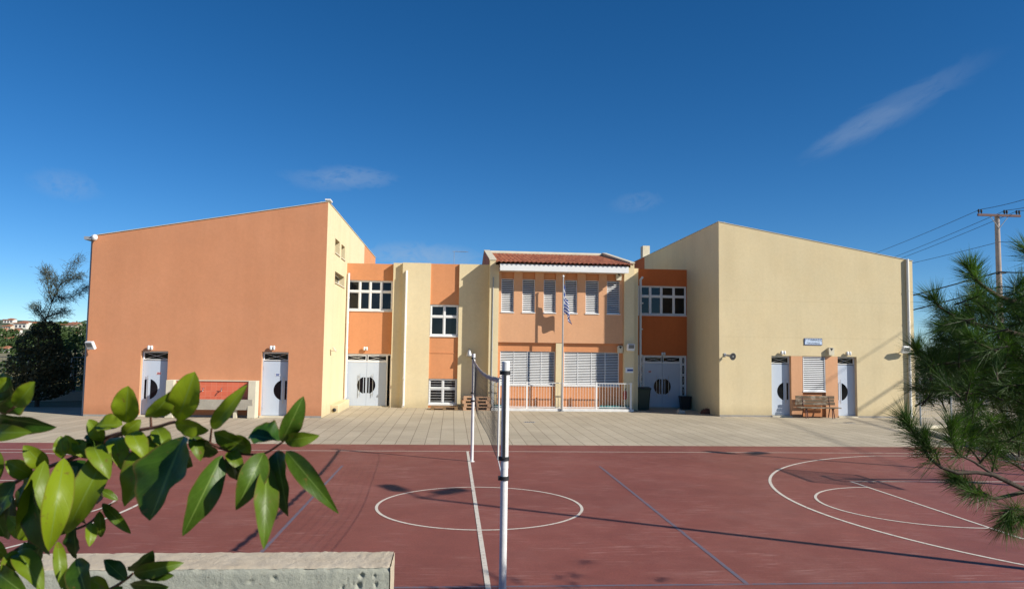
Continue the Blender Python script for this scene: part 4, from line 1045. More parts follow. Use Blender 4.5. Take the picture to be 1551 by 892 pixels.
b = MB(); b.tube([(12.42+.225*math.cos(a*math.pi/8), .225*math.sin(a*math.pi/8), 3.05) for a in range(17)], .01, 6); b.tube([(12.8, 0, 3.05), (12.64, 0, 3.05)], .02, 6); b.build('hoop', M['red_paint'], t)
def mast(x, y, heads, label, h=8.0):
    t = thing('lighting_mast', label, 'lighting mast', (x, y, 0), 0, 'lighting masts beside the court')
    b = MB(); b.tube([(x, y, 0), (x, y, h)], [.085, .05], 12); b.build('pole', M['galv'], t)
    for (hx, hy) in heads:
        b = MB(); b.tube([(x, y, h-.1), (hx, hy, h)], .03, 8); b.build('arm', M['galv'], t)
        d = Vector((hx-x, hy-y, 0)).normalized(); b = MB(); Mx = Matrix.Translation((hx, hy, h)) @ Matrix.Rotation(math.atan2(d.y, d.x), 4, 'Z')
        b.bbox(-.35, .35, -.16, .16, -.07, .07, .03, 0, Mx); b.build('lamp_head', M['grey_metal'], t)
mast(10.25, -5.95, ((9.75, -5.0), (10.85, -5.35)), 'twin headed lighting mast by the near right corner of the court throwing the long shadow')
mast(18.75, -.15, ((18.2, .3), (19.2, .2)), 'lighting mast beyond the right end of the court', 8.0)

# ------------------------------------------------------------------ low concrete wall in front
t = thing('concrete_wall', 'low pitted concrete wall with cream skimmed top in the foreground', 'wall', (-3, -9.8, 0))
wy0, wy1, wx1, wzt = -9.92, -9.66, -.797, 1.748
rnd = random.Random(5); nx_, nz_ = 300, 60
b = MB(); vs = []; X0w = -4.2
holes = []
for k in range(110):
    holes.append((rnd.uniform(X0w, wx1-.03), wzt-rnd.uniform(.02, .5), rnd.uniform(.003, .010)))
holes += [(-.918, wzt-.032, .012), (-.93, wzt-.075, .014), (-.855, wzt-.07, .010), (-.862, wzt-.035, .008), (-1.0, wzt-.085, .009), (-.98, wzt-.05, .006), (-.955, wzt-.07, .005)]
def colx(i): 
    return X0w+(wx1-X0w)*(1-(1-i/nx_)**1.8)
for j in range(nz_+1):
    zz = wzt-.7+.7*(1-(1-j/nz_)**1.3) if j < nz_ else wzt
    for i in range(nx_+1):
        x = colx(i); dp = .004*mnoise.noise((x*9, zz*9, 1))+.0015*mnoise.noise((x*40, zz*40, 5))
        for (hx, hz, hr) in holes:
            d2 = ((x-hx)**2+(zz-hz)**2)/(hr*hr)
            if d2 < 1: dp += hr*1.3*math.sqrt(1-d2)
        # crumbled arris
        if zz > wzt-.02: dp += .006*(1+mnoise.noise((x*22, 3, 1)))*((zz-wzt+.02)/.02)
        if i == nx_: dp = max(dp, .004)
        vs.append((x, wy0+dp, zz))
b.add(vs, [(j*(nx_+1)+i, j*(nx_+1)+i+1, (j+1)*(nx_+1)+i+1, (j+1)*(nx_+1)+i) for j in range(nz_) for i in range(nx_)], 0, True)
b.quad((X0w, wy0, 0), (wx1, wy0, 0), (wx1, wy0, wzt-.7), (X0w, wy0, wzt-.7)); b.quad((X0w, wy1, 0), (wx1, wy1, 0), (wx1, wy1, wzt), (X0w, wy1, wzt)); b.quad((X0w, wy0, 0), (X0w, wy1, 0), (X0w, wy1, wzt), (X0w, wy0, wzt))
b.build('body', M['old_concrete'], t)
b = MB(); vs = []; ny_ = 14; nx2 = 220
front = [v for v in vs]
for j in range(ny_+1):
    for i in range(nx2+1):
        x = X0w+(wx1-X0w)*(1-(1-i/nx2)**1.8); f = j/ny_
        zz = wzt+.004+.004*mnoise.noise((x*14, f*5, 2))+.0035*mnoise.noise((x*45, f*14, 7)) - (.010*(1+mnoise.noise((x*22, 3, 1)))*.5 if j == 0 else 0)
        e = .006*mnoise.noise((x*18, 9, j*.0)) if j in (0,) else 0
        vs.append((x, wy0+.004+e+(wy1-wy0-.004+.004*mnoise.noise((x*16, 4, 4)))*f, zz))
b.add(vs, [(j*(nx2+1)+i, j*(nx2+1)+i+1, (j+1)*(nx2+1)+i+1, (j+1)*(nx2+1)+i) for j in range(ny_) for i in range(nx2)], 0, True)
vs = []; n1 = 60
for j in range(n1+1):
    zz = wzt+.004-(wzt+.004)*(j/n1)**1.6
    for i in range(9): vs.append((wx1+.005+.003*mnoise.noise((i*.9, zz*18, 3)), wy0-.002+(.006*mnoise.noise((zz*16, 2, 2)) if i == 0 else 0)+(wy1-wy0)*i/8, zz))
b.add(vs, [(j*9+i, j*9+i+1, (j+1)*9+i+1, (j+1)*9+i) for j in range(n1) for i in range(8)], 0, True)
b.build('skim_coat', M['skim'], t)

# ------------------------------------------------------------------ foreground shrub
t = thing('broadleaf_shrub', 'glossy green broad leaved shrub branch reaching in over the concrete wall', 'shrub', tuple(atD(-160, 1150, 1.0)))
def K(x, y): return (x/2.533, 540+y/2.533)           # zoomed crop to photograph
rnd = random.Random(11)
def path(pts, ds, r0, r1):
    P = []
    for (q, d) in zip(pts, ds): P.append(atD(*K(*q), d))
    # smooth
    out = []
    for i in range(len(P)-1):
        p0 = P[max(i-1, 0)]; p1_ = P[i]; p2_ = P[i+1]; p3_ = P[min(i+2, len(P)-1)]
        for k in range(5):
            s = k/5; out.append(.5*((2*p1_)+(-p0+p2_)*s+(2*p0-5*p1_+4*p2_-p3_)*s*s+(-p0+3*p1_-3*p2_+p3_)*s**3))
    out.append(P[-1]); n = len(out); return out, [r0+(r1-r0)*i/(n-1) for i in range(n)]
tw = MB()
for pts, ds, r0, r1 in (
    ([(-420, 1250), (-300, 800), (-60, 560), (120, 450), (300, 380), (430, 312), (500, 288), (600, 270), (680, 252), (745, 300), (850, 352), (920, 372), (1010, 372), (1080, 330), (1092, 318)], [1.05, 1.02, 1.0, .98, .96, .95, .94, .93, .92, .93, .92, .92, .91, .9, .9], .0030, .0011),
    ([(-300, 800), (-120, 800), (0, 775), (60, 745), (115, 715), (128, 660), (110, 560), (112, 470)], [1.02, 1.0, .99, .98, .98, .97, .96, .96], .0033, .0013),
    ([(500, 288), (440, 300), (360, 330), (280, 385), (240, 400)], [.94, .95, .96, .96, .95], .003, .0014),
    ([(-300, 800), (-60, 250), (20, 215), (60, 190)], [1.02, .98, .96, .95], .004, .0015),
    ([(580, 270), (578, 230)], [.935, .93], .0017, .0013), ([(680, 252), (684, 236)], [.92, .915], .0018, .0014), ([(806, 330), (812, 275)], [.93, .92], .0016, .0012), ([(115, 715), (60, 740), (-10, 800)], [.98, .97, .95], .002, .0014),
    ([(120, 715), (230, 680), (340, 640), (400, 580), (450, 555)], [.98, .99, 1.0, 1.02, 1.03], .0022, .0011), ([(-100, 1000), (200, 960), (400, 900), (480, 855), (510, 830)], [1.0, 1.0, .98, .97, .97], .003, .0015)):
    P, rr2 = path(pts, ds, r0, r1); tw.tube(P, rr2, 7)
tw.build('branch', M['twig'], t)
LB = MB(); UV = []; LIT_TONE = []
def aleaf(bx, by_, tx, ty, wpx, d, roll=0., lit_tone=0., bend=.12, dt=0., blunt=0., twist=0.):
    """one leaf from base to tip (crop pixels), at distance d; roll turns its face, bend arches it, dt tips it towards the camera"""
    B = atD(*K(bx, by_), d); T = atD(*K(tx, ty), d-dt); ax = T-B; L = ax.length; ax.normalize()
    view = (CAM-(B+T)/2).normalized(); side = ax.cross(view).normalized(); nrm = side.cross(ax).normalized()
    if nrm.dot(view) < 0: nrm = -nrm
    W_ = wpx/2.533/F*d/2/max(.5, math.cos(R(roll)))
    nu, nv = 18, 8; base = len(LB.v)
    for i in range(nu+1):
        s = i/nu
        # outline: rounded obovate or pointed
        prof = math.sin(math.pi*min(1, s**(.85+.35*blunt)))**(.72-.12*blunt)
        if not blunt: prof *= (1-.22*max(0, s-.55)/.45)
        prof = max(prof, .02)
        ro = R(roll+twist*(s-.5)); c, s_ = math.cos(ro), math.sin(ro)
        sd = side*c+nrm*s_; nn = nrm*c-side*s_
        arch = -4*bend*L*(s-.5)**2+bend*L
        ctr = B+ax*L*s+nrm*arch*.8
        for j in range(nv+1):
            q = j/nv*2-1; wav = .09*math.sin(s*11+q*2+bx)*abs(q)+.05*math.sin(s*23+bx*3)*q*q
            LB.v.append(tuple(ctr+sd*W_*prof*q+nn*(abs(q)**1.4*.30+wav)*W_*prof)); UV.append((j/nv, s)); LIT_TONE.append(lit_tone)
    for i in range(nu):
        for j in range(nv):
            a = base+i*(nv+1)+j; LB.f.append((a, a+1, a+nv+2, a+nv+1)); LB.m.append(0); LB.sm.append(True)
    # petiole
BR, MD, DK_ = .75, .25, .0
LEAVES = [
 (682, 243, 748, 58, 118, .90, 12, .9, .10, .02, 1), (482, 252, 492, 112, 104, .92, 15, .85, .10, .02, 1), (578, 232, 676, 122, 76, .90, -28, .5, .16, .02, .6), (812, 275, 950, 108, 64, .90, 22, .7, .14, .02, .4),
 (470, 262, 372, 262, 70, .93, -35, .6, .10, 0, .6), (672, 256, 802, 282, 66, .90, -30, .6, .2, .0, .5), (640, 285, 478, 575, 122, .93, -38, .5, .22, .04, .3), (705, 305, 575, 628, 172, .885, -42, .05, .14, .05, .2),
 (852, 378, 700, 687, 112, .89, 22, .1, .12, .03, 0), (1012, 368, 905, 588, 112, .88, 10, .15, .14, .03, 0), (1022, 418, 1012, 738, 96, .88, 18, .3, .10, .05, 0), (1060, 362, 1106, 612, 92, .90, -40, .05, .12, .04, 0),
 (1098, 362, 1300, 602, 82, .885, -5, .15, .16, .03, 0), (1082, 326, 1164, 152, 82, .89, -22, .1, .10, .01, .3), (1076, 322, 958, 300, 96, .90, -45, .0, .16, .0, .5), (1092, 322, 1226, 302, 62, .895, -20, .4, .22, .0, .2),
 (820, 290, 945, 345, 72, .905, -30, .3, .14, .0, .4), (742, 312, 838, 366, 72, .92, -48, .05, .14, 0, .3), (858, 352, 960, 330, 60, .92, -50, .05, .2, 0, .3), (880, 372, 905, 470, 60, .93, -50, 0, .1, 0, .2),
 (432, 318, 252, 680, 116, .925, -14, .6, .24, .03, .3), (246, 388, 186, 745, 108, .855, 12, .95, .24, .04, .35), (172, 398, 70, 702, 92, .92, 20, .55, .18, .03, .3), (238, 392, 232, 304, 58, .94, 10, .6, .08, 0, .8),
 (338, 390, 284, 318, 62, .945, -10, .6, .1, 0, .6), (362, 352, 330, 300, 66, .95, -45, .1, .1, 0, .5), (404, 300, 372, 370, 60, .95, -50, .1, .1, 0, .4), (112, 470, 192, 760, 104, .90, -52, .0, .14, .03, .2), (300, 420, 260, 560, 90, .93, -55, .0, .14, 0, .3), (470, 300, 520, 420, 80, .95, -55, 0, .1, 0, .3),
 (232, 540, 242, 612, 36, 1.0, 10, .6, .08, 0, .3), (452, 550, 380, 508, 34, 1.02, -20, .3, .1, 0, .3), (392, 562, 502, 678, 46, .99, -10, .25, .18, 0, .1), (352, 636, 342, 728, 48, .98, 18, .7, .1, .02, .2), (382, 592, 388, 692, 46, 1.0, -20, .3, .1, 0, .2), (284, 655, 292, 775, 52, .98, -45, .0, .1, 0, .1), (300, 560, 240, 680, 46, .99, -20, .2, .1, 0, .1),
 (72, 742, 165, 905, 92, .95, 15, .5, .2, .03, .3), (222, 708, 236, 892, 52, .96, 15, .55, .12, .02, .2), (-20, 822, 110, 920, 92, .93, -20, .15, .16, .02, .3), (292, 775, 345, 960, 96, .93, -30, .05, .12, .03, .2), (140, 735, 60, 760, 60, .97, -30, .2, .2, 0, .2), (30, 770, -60, 700, 60, .96, 10, .5, .2, 0, .2),
 (484, 856, 398, 778, 62, .95, -25, .1, .12, 0, .2), (512, 832, 706, 790, 66, .95, -12, .3, .16, .0, .2), (506, 822, 586, 742, 66, .95, -38, .1, .12, 0, .2), (498, 872, 648, 882, 56, .945, -40, .05, .14, 0, .2), (556, 830, 668, 838, 46, .95, -30, .15, .1, 0, .1), (470, 880, 420, 960, 70, .95, -20, .2, .1, 0, .2),
 (58, 192, 134, 96, 74, .93, 12, .6, .1, .01, .9), (-30, 200, 92, 130, 100, .95, -42, .05, .14, 0, .7), (-20, 130, 40, 82, 60, .95, 8, .7, .1, 0, .9), (-40, 225, 218, 270, 66, .92, -44, .0, .18, .0, .2), (-30, 292, 122, 290, 72, .92, 6, .35, .12, .02, .3), (-60, 330, -10, 480, 90, .95, 0, .3, .1, 0, .2), (-40, 560, 20, 690, 80, .97, -30, .1, .1, 0, .2), (60, 480, -30, 620, 80, .98, -40, .1, .1, 0, .2)]
LEAVES += [(505, 290, 560, 400, 78, .915, 16, .8, .2, .02, .4), (440, 312, 470, 440, 82, .93, 14, .75, .2, .03, .4), (470, 300, 540, 240, 60, .935, -10, .6, .12, 0, .5), (395, 325, 340, 240, 62, .945, 12, .7, .12, .01, .6), (360, 345, 420, 470, 84, .915, 18, .6, .22, .03, .3), (600, 275, 650, 380, 70, .93, 15, .55, .2, .02, .4), (300, 380, 250, 300, 60, .95, 15, .8, .1, .01, .6), (180, 430, 90, 340, 74, .96, 12, .7, .14, .02, .5), (120, 455, 20, 400, 76, .97, 10, .6, .16, .02, .5), (745, 305, 770, 400, 62, .92, 12, .4, .18, .02, .3), (880, 365, 935, 440, 58, .90, 14, .45, .18, .02, .3), (960, 372, 905, 300, 58, .91, 10, .6, .12, 0, .4), (115, 700, 30, 610, 70, .96, 14, .6, .16, .01, .4), (150, 690, 240, 640, 56, .97, -8, .5, .16, 0, .3), (60, 742, 10, 850, 70, .94, 16, .5, .2, .02, .3), (420, 895, 340, 850, 60, .96, 10, .5, .14, 0, .3), (300, 930, 250, 840, 64, .96, 12, .5, .14, .01, .3)]
LEAVES += [(330, 400, 200, 600, 120, .98, -50, .0, .2, 0, .3), (420, 360, 360, 560, 110, .99, -48, .0, .2, 0, .3), (540, 330, 600, 520, 110, .97, -50, .0, .16, 0, .3), (150, 430, 120, 640, 110, .97, -52, .0, .2, 0, .3), (40, 500, 30, 700, 100, 1.0, -45, .1, .16, 0, .3), (250, 450, 330, 640, 100, 1.0, -50, .0, .2, 0, .3), (640, 320, 740, 420, 80, .96, -46, .0, .14, 0, .3), (900, 372, 960, 480, 80, .94, -48, .0, .14, 0, .2), (10, 60, 60, 180, 80, .96, -45, .05, .14, 0, .5), (180, 640, 130, 800, 80, 1.0, -40, .1, .2, 0, .2)]
for L_ in LEAVES:
    L2 = list(L_); L2[4] *= .92
    aleaf(*L2[:6], roll=L2[6]*(1.35 if L2[6] < -25 else 1.15), lit_tone=L2[7]*.66, bend=min(.36, L2[8]*1.75), dt=L2[9], blunt=L2[10], twist=rnd.uniform(-25, 25))
lo = LB.build('foliage', M['big_leaf'], t)
uvl = lo.data.uv_layers.new(name='leaf'); ta = lo.data.attributes.new('tone', 'FLOAT', 'POINT')
for i, v in enumerate(LIT_TONE): ta.data[i].value = v
for lp in lo.data.loops: uvl.data[lp.index].uv = UV[lp.vertex_index]

# ------------------------------------------------------------------ pine on the right
PINE_D = 5.3
t = thing('pine_tree', 'young pine with long needle tufts leaning in from the right of the court', 'pine tree', (5.6, -8.1, 0))
rnd = random.Random(21)
def KA(x, y): return (1340+x/4.057, 380+y/4.057)
def KB(x, y): return (1340+x/3.877, 590+y/3.877)
pb_ = MB(); NE = MB()
def needle(p, d, L, w):
    a = Vector((rnd.uniform(-1, 1), rnd.uniform(-1, 1), rnd.uniform(-1, 1))); s = d.cross(a)
    if s.length < 1e-4: return
    s.normalize(); bend = Vector((0, 0, -1))*L*rnd.uniform(.0, .10); m = p+d*L*.55+bend*.3; e = p+d*L+bend
    NE.add([p-s*w*.5, p+s*w*.5, m+s*w*.45, e, m-s*w*.45], [(0, 1, 2, 3, 4)])
def tuft(P, n, L, spread=(20, 82), w=.0023):
    n = int(n*1.25); L *= rnd.uniform(1.3, 1.55)
    """needles along the last part of a shoot P (list of points)"""
    for k in range(n):
        s = rnd.random()**.8; i = min(int(s*(len(P)-1)), len(P)-2); f = s*(len(P)-1)-i; p = P[i].lerp(P[i+1], f); ax = (P[i+1]-P[i]).normalized()
        a = Vector((rnd.gauss(0, 1), rnd.gauss(0, 1), rnd.gauss(0, 1))); o = (a-ax*a.dot(ax)).normalized(); th = R(rnd.uniform(*spread)*(1.15-.55*s))
        needle(p, (ax*math.cos(th)+o*math.sin(th)).normalized(), L*rnd.uniform(.65, 1.1), w)
def limb(pts, fn, ds, r0, r1, nt=0, L=.125, tail=.6, bark=True):
    P = [atD(*fn(*q), d) for q, d in zip(pts, ds)]
    out = []
    for i in range(len(P)-1):
        for k in range(4): out.append(P[i].lerp(P[i+1], k/4))
    out.append(P[-1]); n = len(out); pb_.tube(out, [r0+(r1-r0)*i/(n-1) for i in range(n)], 6)
    if nt: tuft(out[int(n*(1-tail)):], nt, L)
D = PINE_D
limb([(1250, 420), (856, 330), (700, 280), (600, 215), (535, 150), (520, 100)], KA, [D, D, D-.05, D-.1, D-.1, D-.1], .022, .006, 420, .13, .6)
limb([(1000, 560), (700, 480), (520, 440), (420, 400), (335, 345), (300, 290)], KA, [D+.1, D, D-.1, D-.1, D-.15, D-.15], .018, .005, 420, .13, .6)
limb([(600, 330), (560, 210), (560, 110)], KA, [D, D, D], .008, .004, 220, .12, .7)
limb([(1100, 400), (900, 300), (800, 240), (850, 190)], KA, [D+.1, D+.1, D+.1, D+.1], .014, .005, 320, .12, .6)
limb([(1100, 200), (960, 110), (900, 40), (880, 0)], KA, [D, D, D, D], .012, .004, 260, .13, .6)
limb([(620, 640), (430, 690), (280, 690), (210, 640), (195, 590)], KA, [D, D-.1, D-.1, D-.1, D-.1], .012, .004, 380, .12, .7)
limb([(520, 440), (420, 470), (370, 470)], KA, [D-.1, D-.1, D-.1], .008, .004, 200, .12, .8)
limb([(520, 520), (420, 560), (360, 540)], KA, [D, D, D], .008, .004, 200, .12, .8)
limb([(700, 620), (560, 560), (520, 520)], KA, [D-.3, D-.4, D-.4], .008, .004, 260, .12, .9)
limb([(1200, 620), (818, 585), (640, 500), (540, 485), (430, 490), (330, 455), (260, 400), (220, 320), (160, 235), (125, 170)], KB, [D, D-.3, D-.4, D-.4, D-.4, D-.4, D-.4, D-.4, D-.4, D-.4], .018, .004, 560, .125, .42)
limb([(640, 500), (520, 420), (430, 380), (390, 290), (395, 210)], KB, [D-.4, D-.4, D-.4, D-.4, D-.4], .009, .004, 420, .12, .6)
limb([(560, 420), (500, 340), (520, 250)], KB, [D-.3, D-.3, D-.3], .007, .003, 240, .12, .7)
limb([(330, 455), (300, 370), (250, 330), (230, 270)], KB, [D-.4, D-.42, D-.42, D-.42], .007, .003, 260, .12, .8)
limb([(1200, 560), (818, 600), (650, 640), (560, 600), (470, 545), (420, 525)], KB, [D, D-.2, D-.3, D-.3, D-.3, D-.3], .016, .004, 420, .12, .40)
limb([(650, 640), (560, 620), (500, 600)], KB, [D-.3, D-.35, D-.4], .007, .003, 260, .12, .9)
limb([(1000, 640), (818, 700), (740, 700), (715, 780)], KB, [D-.2, D-.5, D-.6, D-.6], .010, .004, 340, .125, .6)
limb([(1000, 700), (860, 720), (800, 760)], KB, [D-.2, D-.5, D-.6], .010, .004, 240, .125, .6)
# crown interior: many shoots
polyA = [(205, 660), (330, 600), (360, 470), (470, 360), (590, 250), (700, 300), (860, 250), (1150, 60), (1250, 892), (200, 892)]
polyB = [(440, 130), (818, -10), (1200, -10), (1200, 560), (818, 440), (640, 400), (560, 330), (470, 250)]
def inside(q, poly):
    x, y = q; c = False; j = len(poly)-1
    for i in range(len(poly)):
        xi, yi = poly[i]; xj, yj = poly[j]
        if (yi > y) != (yj > y) and x < (xj-xi)*(y-yi)/(yj-yi)+xi: c = not c
        j = i
    return c
for poly, fn, cnt in ((polyA, KA, 330), (polyB, KB, 120)):
    k = 0
    xs = [q[0] for q in poly]; ysv = [q[1] for q in poly]
    while k < cnt:
        q = (rnd.uniform(min(xs), max(xs)), rnd.uniform(min(ysv), max(ysv)))
        if not inside(q, poly): continue
        k += 1; d = D+rnd.uniform(-.4, 1.3); p = atD(*fn(*q), d)
        dr = Vector((rnd.uniform(-1, .35), rnd.uniform(-.7, .7), rnd.uniform(-.25, .9))).normalized()
        S = [p-dr*.16, p-dr*.06, p+dr*.04]; pb_.tube(S, [.007, .005, .003], 5); tuft(S, 85, .115, (15, 80))
pb_.tube([(5.6, -8.1, 0), (5.65, -8.15, 1.2), (5.55, -8.05, 2.4), (5.6, -8.1, 3.6), (5.58, -8.1, 4.3)], [.11, .095, .075, .05, .02], 12)
for tgt, d in ((KA(1250, 420), D), (KA(1000, 560), D+.1), (KA(1100, 400), D+.1), (KA(1100, 200), D), (KB(1200, 620), D), (KB(1200, 560), D), (KB(1000, 640), D-.2), (KA(620, 640), D)):
    e = atD(*tgt, d); s = Vector((5.58, -8.1, max(1.0, min(3.6, e.z-.25)))); m = s.lerp(e, .5)+Vector((0, 0, .06)); pb_.tube([s, m, e], [.035, .025, .018], 7)
# upper crown above and beyond the frame edge
for k in range(90):
    p = Vector((5.6+rnd.gauss(0, .6), -8.1+rnd.gauss(0, .6), rnd.uniform(1.4, 4.2))); 
    dr = Vector((p.x-5.6, p.y+8.1, .3)).normalized(); S = [p-dr*.16, p-dr*.06, p+dr*.04]
    q = p-CAM; px_ = 775.5+F*q.dot(rt)/q.dot(fw)
    if px_ < 1560: continue
    tuft(S, 60, .12, (15, 75)); pb_.tube(S, [.007, .005, .003], 5)
pb_.build('trunk', M['bark'], t); NE.build('needles', M['pine'], t)

# ------------------------------------------------------------------ background vegetation, fences
def clumps(b, centres, n, size, rnd, flat=.5, jitter=1.):
    """leaf-sized faces scattered through ellipsoid clumps (c, rx, ry, rz)"""
    for (c, rx, ry, rz) in centres:
        c = Vector(c)
        for k in range(int(n*(rx*ry*rz)**.6)):
            while True:
                q = Vector((rnd.uniform(-1, 1), rnd.uniform(-1, 1), rnd.uniform(-1, 1)))
                if q.length <= 1: break
            q = q.normalized()*(q.length**.45)
            p = c+Vector((q.x*rx, q.y*ry, q.z*rz)); s = size*rnd.uniform(.6, 1.5)
            a = Vector((rnd.gauss(0, 1), rnd.gauss(0, 1), rnd.gauss(0, 1))).normalized(); e = a.orthogonal().normalized(); f = a.cross(e)
            b.add([p-e*s*.5, p+f*s*.3, p+e*s*.6, p-f*s*.3], [(0, 1, 2, 3)])
def tree(name, label, base, h, cl, m, n=220, size=.14, seed=1, cat='tree', group=None, r=.11, extra=None):
    rnd = random.Random(seed); base = Vector(base); t = thing(name, label, cat, tuple(base), 0, group)
    b = MB(); top = base+Vector((rnd.uniform(-.2, .2), 0, h*.8)); b.tube([base, base.lerp(top, .5)+Vector((.06, .03, 0)), top], [r, r*.7, r*.3], 8)
    for (c, rx, ry, rz) in cl:
        s = base.lerp(top, min(.9, max(.25, (c[2]-base.z)/h*.7))); b.tube([s, s.lerp(Vector(c), .5)+Vector((0, 0, .1)), Vector(c)], [r*.3, r*.2, r*.06], 5)
    if extra: extra(b, 0)
    b.build('trunk', M['bark'], t); b = MB(); clumps(b, cl, n, size, rnd)
    if extra: extra(b, 1)
    b.build('crown', m, t); return t
# dark casuarina behind the left wing corner
cy = 20.5; cb_ = onY(55, 628, cy)
def cp(px, py, y): 
    p = onY(px, py, y); return (p.x, p.y, p.z)
cl = [(cp(60, 520, cy), .9, .8, .6), (cp(52, 555, cy), 1.05, 1, .8), (cp(72, 550, cy+.3), 1.0, 1, .9), (cp(62, 585, cy), 1.0, .9, .6), (cp(40, 585, cy-.2), .6, .7, .5), (cp(85, 580, cy+.2), .7, .7, .6), (cp(70, 500, cy), .55, .5, .4)]
def wisp(b, k):
    rnd = random.Random(9)
    stems = [[(66, 495), (80, 455), (92, 430), (108, 405), (122, 390)], [(78, 458), (72, 430), (70, 410)], [(84, 450), (105, 452), (125, 440), (134, 434)], [(70, 480), (92, 474), (100, 470)], [(68, 485), (58, 470), (52, 462)], [(88, 440), (76, 420), (66, 405)], [(95, 428), (112, 420), (124, 418)]]
    for s in stems:
        P = [Vector(cp(px, py, cy)) for px, py in s]
        if k == 0: b.tube(P, [.022-.018*i/(len(P)-1) for i in range(len(P))], 5)
        else:
            for i in range(len(P)-1):
                for q in range(210):
                    f = rnd.random(); p = P[i].lerp(P[i+1], f); tt = (i+f)/(len(P)-1); ax = (P[i+1]-P[i]).normalized()
                    d = (ax*.8+Vector((rnd.gauss(0, .6), rnd.gauss(0, .6), rnd.gauss(.05, .5)))).normalized(); L = rnd.uniform(.12, .55)*(1-.35*tt); sd = d.orthogonal().normalized()*.008; p = p+Vector((rnd.gauss(0, .13), rnd.gauss(0, .13), rnd.gauss(0, .11)))
                    b.add([p-sd, p+sd, p+d*L+Vector((0, 0, -.05))], [(0, 1, 2)])
tree('casuarina_tree', 'dark feathery tree with a wispy leaning top left of the orange wing', (cb_.x, cy, 0), 3.6, cl, M['pine_far'], 2300, .11, 4, r=.10, extra=wisp)
# other trees and shrubs on the left, beyond the fence
spec = [('broadleaf_tree', 'green broad leaved tree right behind the dark feathery tree', (108, 620), 27, [((112, 535), 1.2, 1.0), ((100, 515), .8, .7), ((120, 560), .9, .8), ((95, 550), .9, .9)], M['leaf_far']),
        ('broadleaf_tree', 'dark green tree touching the outer edge of the orange wing', (126, 618), 32, [((124, 512), 1.0, .8), ((128, 545), 1.3, 1.1), ((118, 580), .9, .8)], M['leaf_dark']),
        ('broadleaf_tree', 'low dull green tree at the far left beyond the fence', (8, 620), 30, [((6, 597), .9, .6), ((26, 588), .7, .6), ((-16, 590), 1.0, .7)], M['leaf_dark']),
        ('broadleaf_tree', 'mid green tree showing left of the dark feathery tree below the hillside houses', (36, 605), 60, [((36, 540), 1.2, 1.2), ((44, 524), 1.1, 1.2), ((24, 560), 1.5, 1.0), ((50, 555), 1.6, 1.4), ((12, 570), 1.2, .8)], M['leaf_far'])]
for k, (nm, lab, bp, y, cs, m) in enumerate(spec):
    bb = onY(*bp, y); cl = [(cp(*c, y), rx, rx, rz) for c, rx, rz in cs]
    tree(nm, lab, (bb.x, y, 0), max(c[0][2] for c in cl)+.3, cl, m, 500 if y < 50 else 260, .16 if y < 50 else .32, 30+k, group='trees beyond the left fence')
# fence on the left
def mesh_fence(name, label, A, B_, h, npost, wallh=0, zw=0., wires=10, post_m='galv', ver=60, wr=.004):
    A = Vector(A); B_ = Vector(B_); t = thing(name, label, 'fence', tuple((A+B_)/2))
    d = B_-A
    if wallh: 
        n = Vector((-d.y, d.x, 0)).normalized()*.1; b = MB(); b.add([A-n, B_-n, B_+n, A+n]+[v+Vector((0, 0, wallh)) for v in (A-n, B_-n, B_+n, A+n)], [(0, 1, 5, 4), (1, 2, 6, 5), (2, 3, 7, 6), (3, 0, 4, 7), (4, 5, 6, 7)]); b.build('plinth_wall', M['concrete'], t)
    for k in range(npost+1):
        p = A+d*k/npost; b = MB(); b.tube([p, p+Vector((0, 0, h))], .035, 8); b.build('post', M[post_m], t)
    b = MB()
    for k in range(wires+1): zz = wallh+.05+(h-wallh-.1)*k/wires; b.tube([A+Vector((0, 0, zz)), B_+Vector((0, 0, zz))], wr if k not in (0, wires) else .014, 4, cap=False)
    for k in range(ver+1): p = A+d*k/ver; b.tube([p+Vector((0, 0, wallh+.05)), p+Vector((0, 0, h-.05))], wr, 4, cap=False)
    b.build('wire_mesh', M[post_m], t); return t
fl = onY(117, 605, 25.5)
mesh_fence('wire_fence', 'wire mesh fence on a low concrete wall beside the left trees', (-15.3, 25.5, 0), (-26.5, 20.6, 0), 2.1, 7, .42, ver=90)
b = MB(); rnd = random.Random(77)
for k in range(5200):
    p = Vector((rnd.uniform(-40, -14.8), rnd.uniform(26.2, 46), -.02)); hgt = rnd.uniform(.25, .8); lean = Vector((rnd.gauss(0, .12), rnd.gauss(0, .12), hgt)); s = Vector((rnd.uniform(-.03, .03), rnd.uniform(-.03, .03), 0)); b.add([p-s, p+s, p+lean], [(0, 1, 2)])
M['dry_grass'] = leaf_mat('dry grass', (.20, .17, .07), (.32, .26, .11), .3, .8, .5)
tag(b.build('dry_grass', M['dry_grass']), 'dry yellow grass beyond the fence on the left', 'grass', kind='stuff')
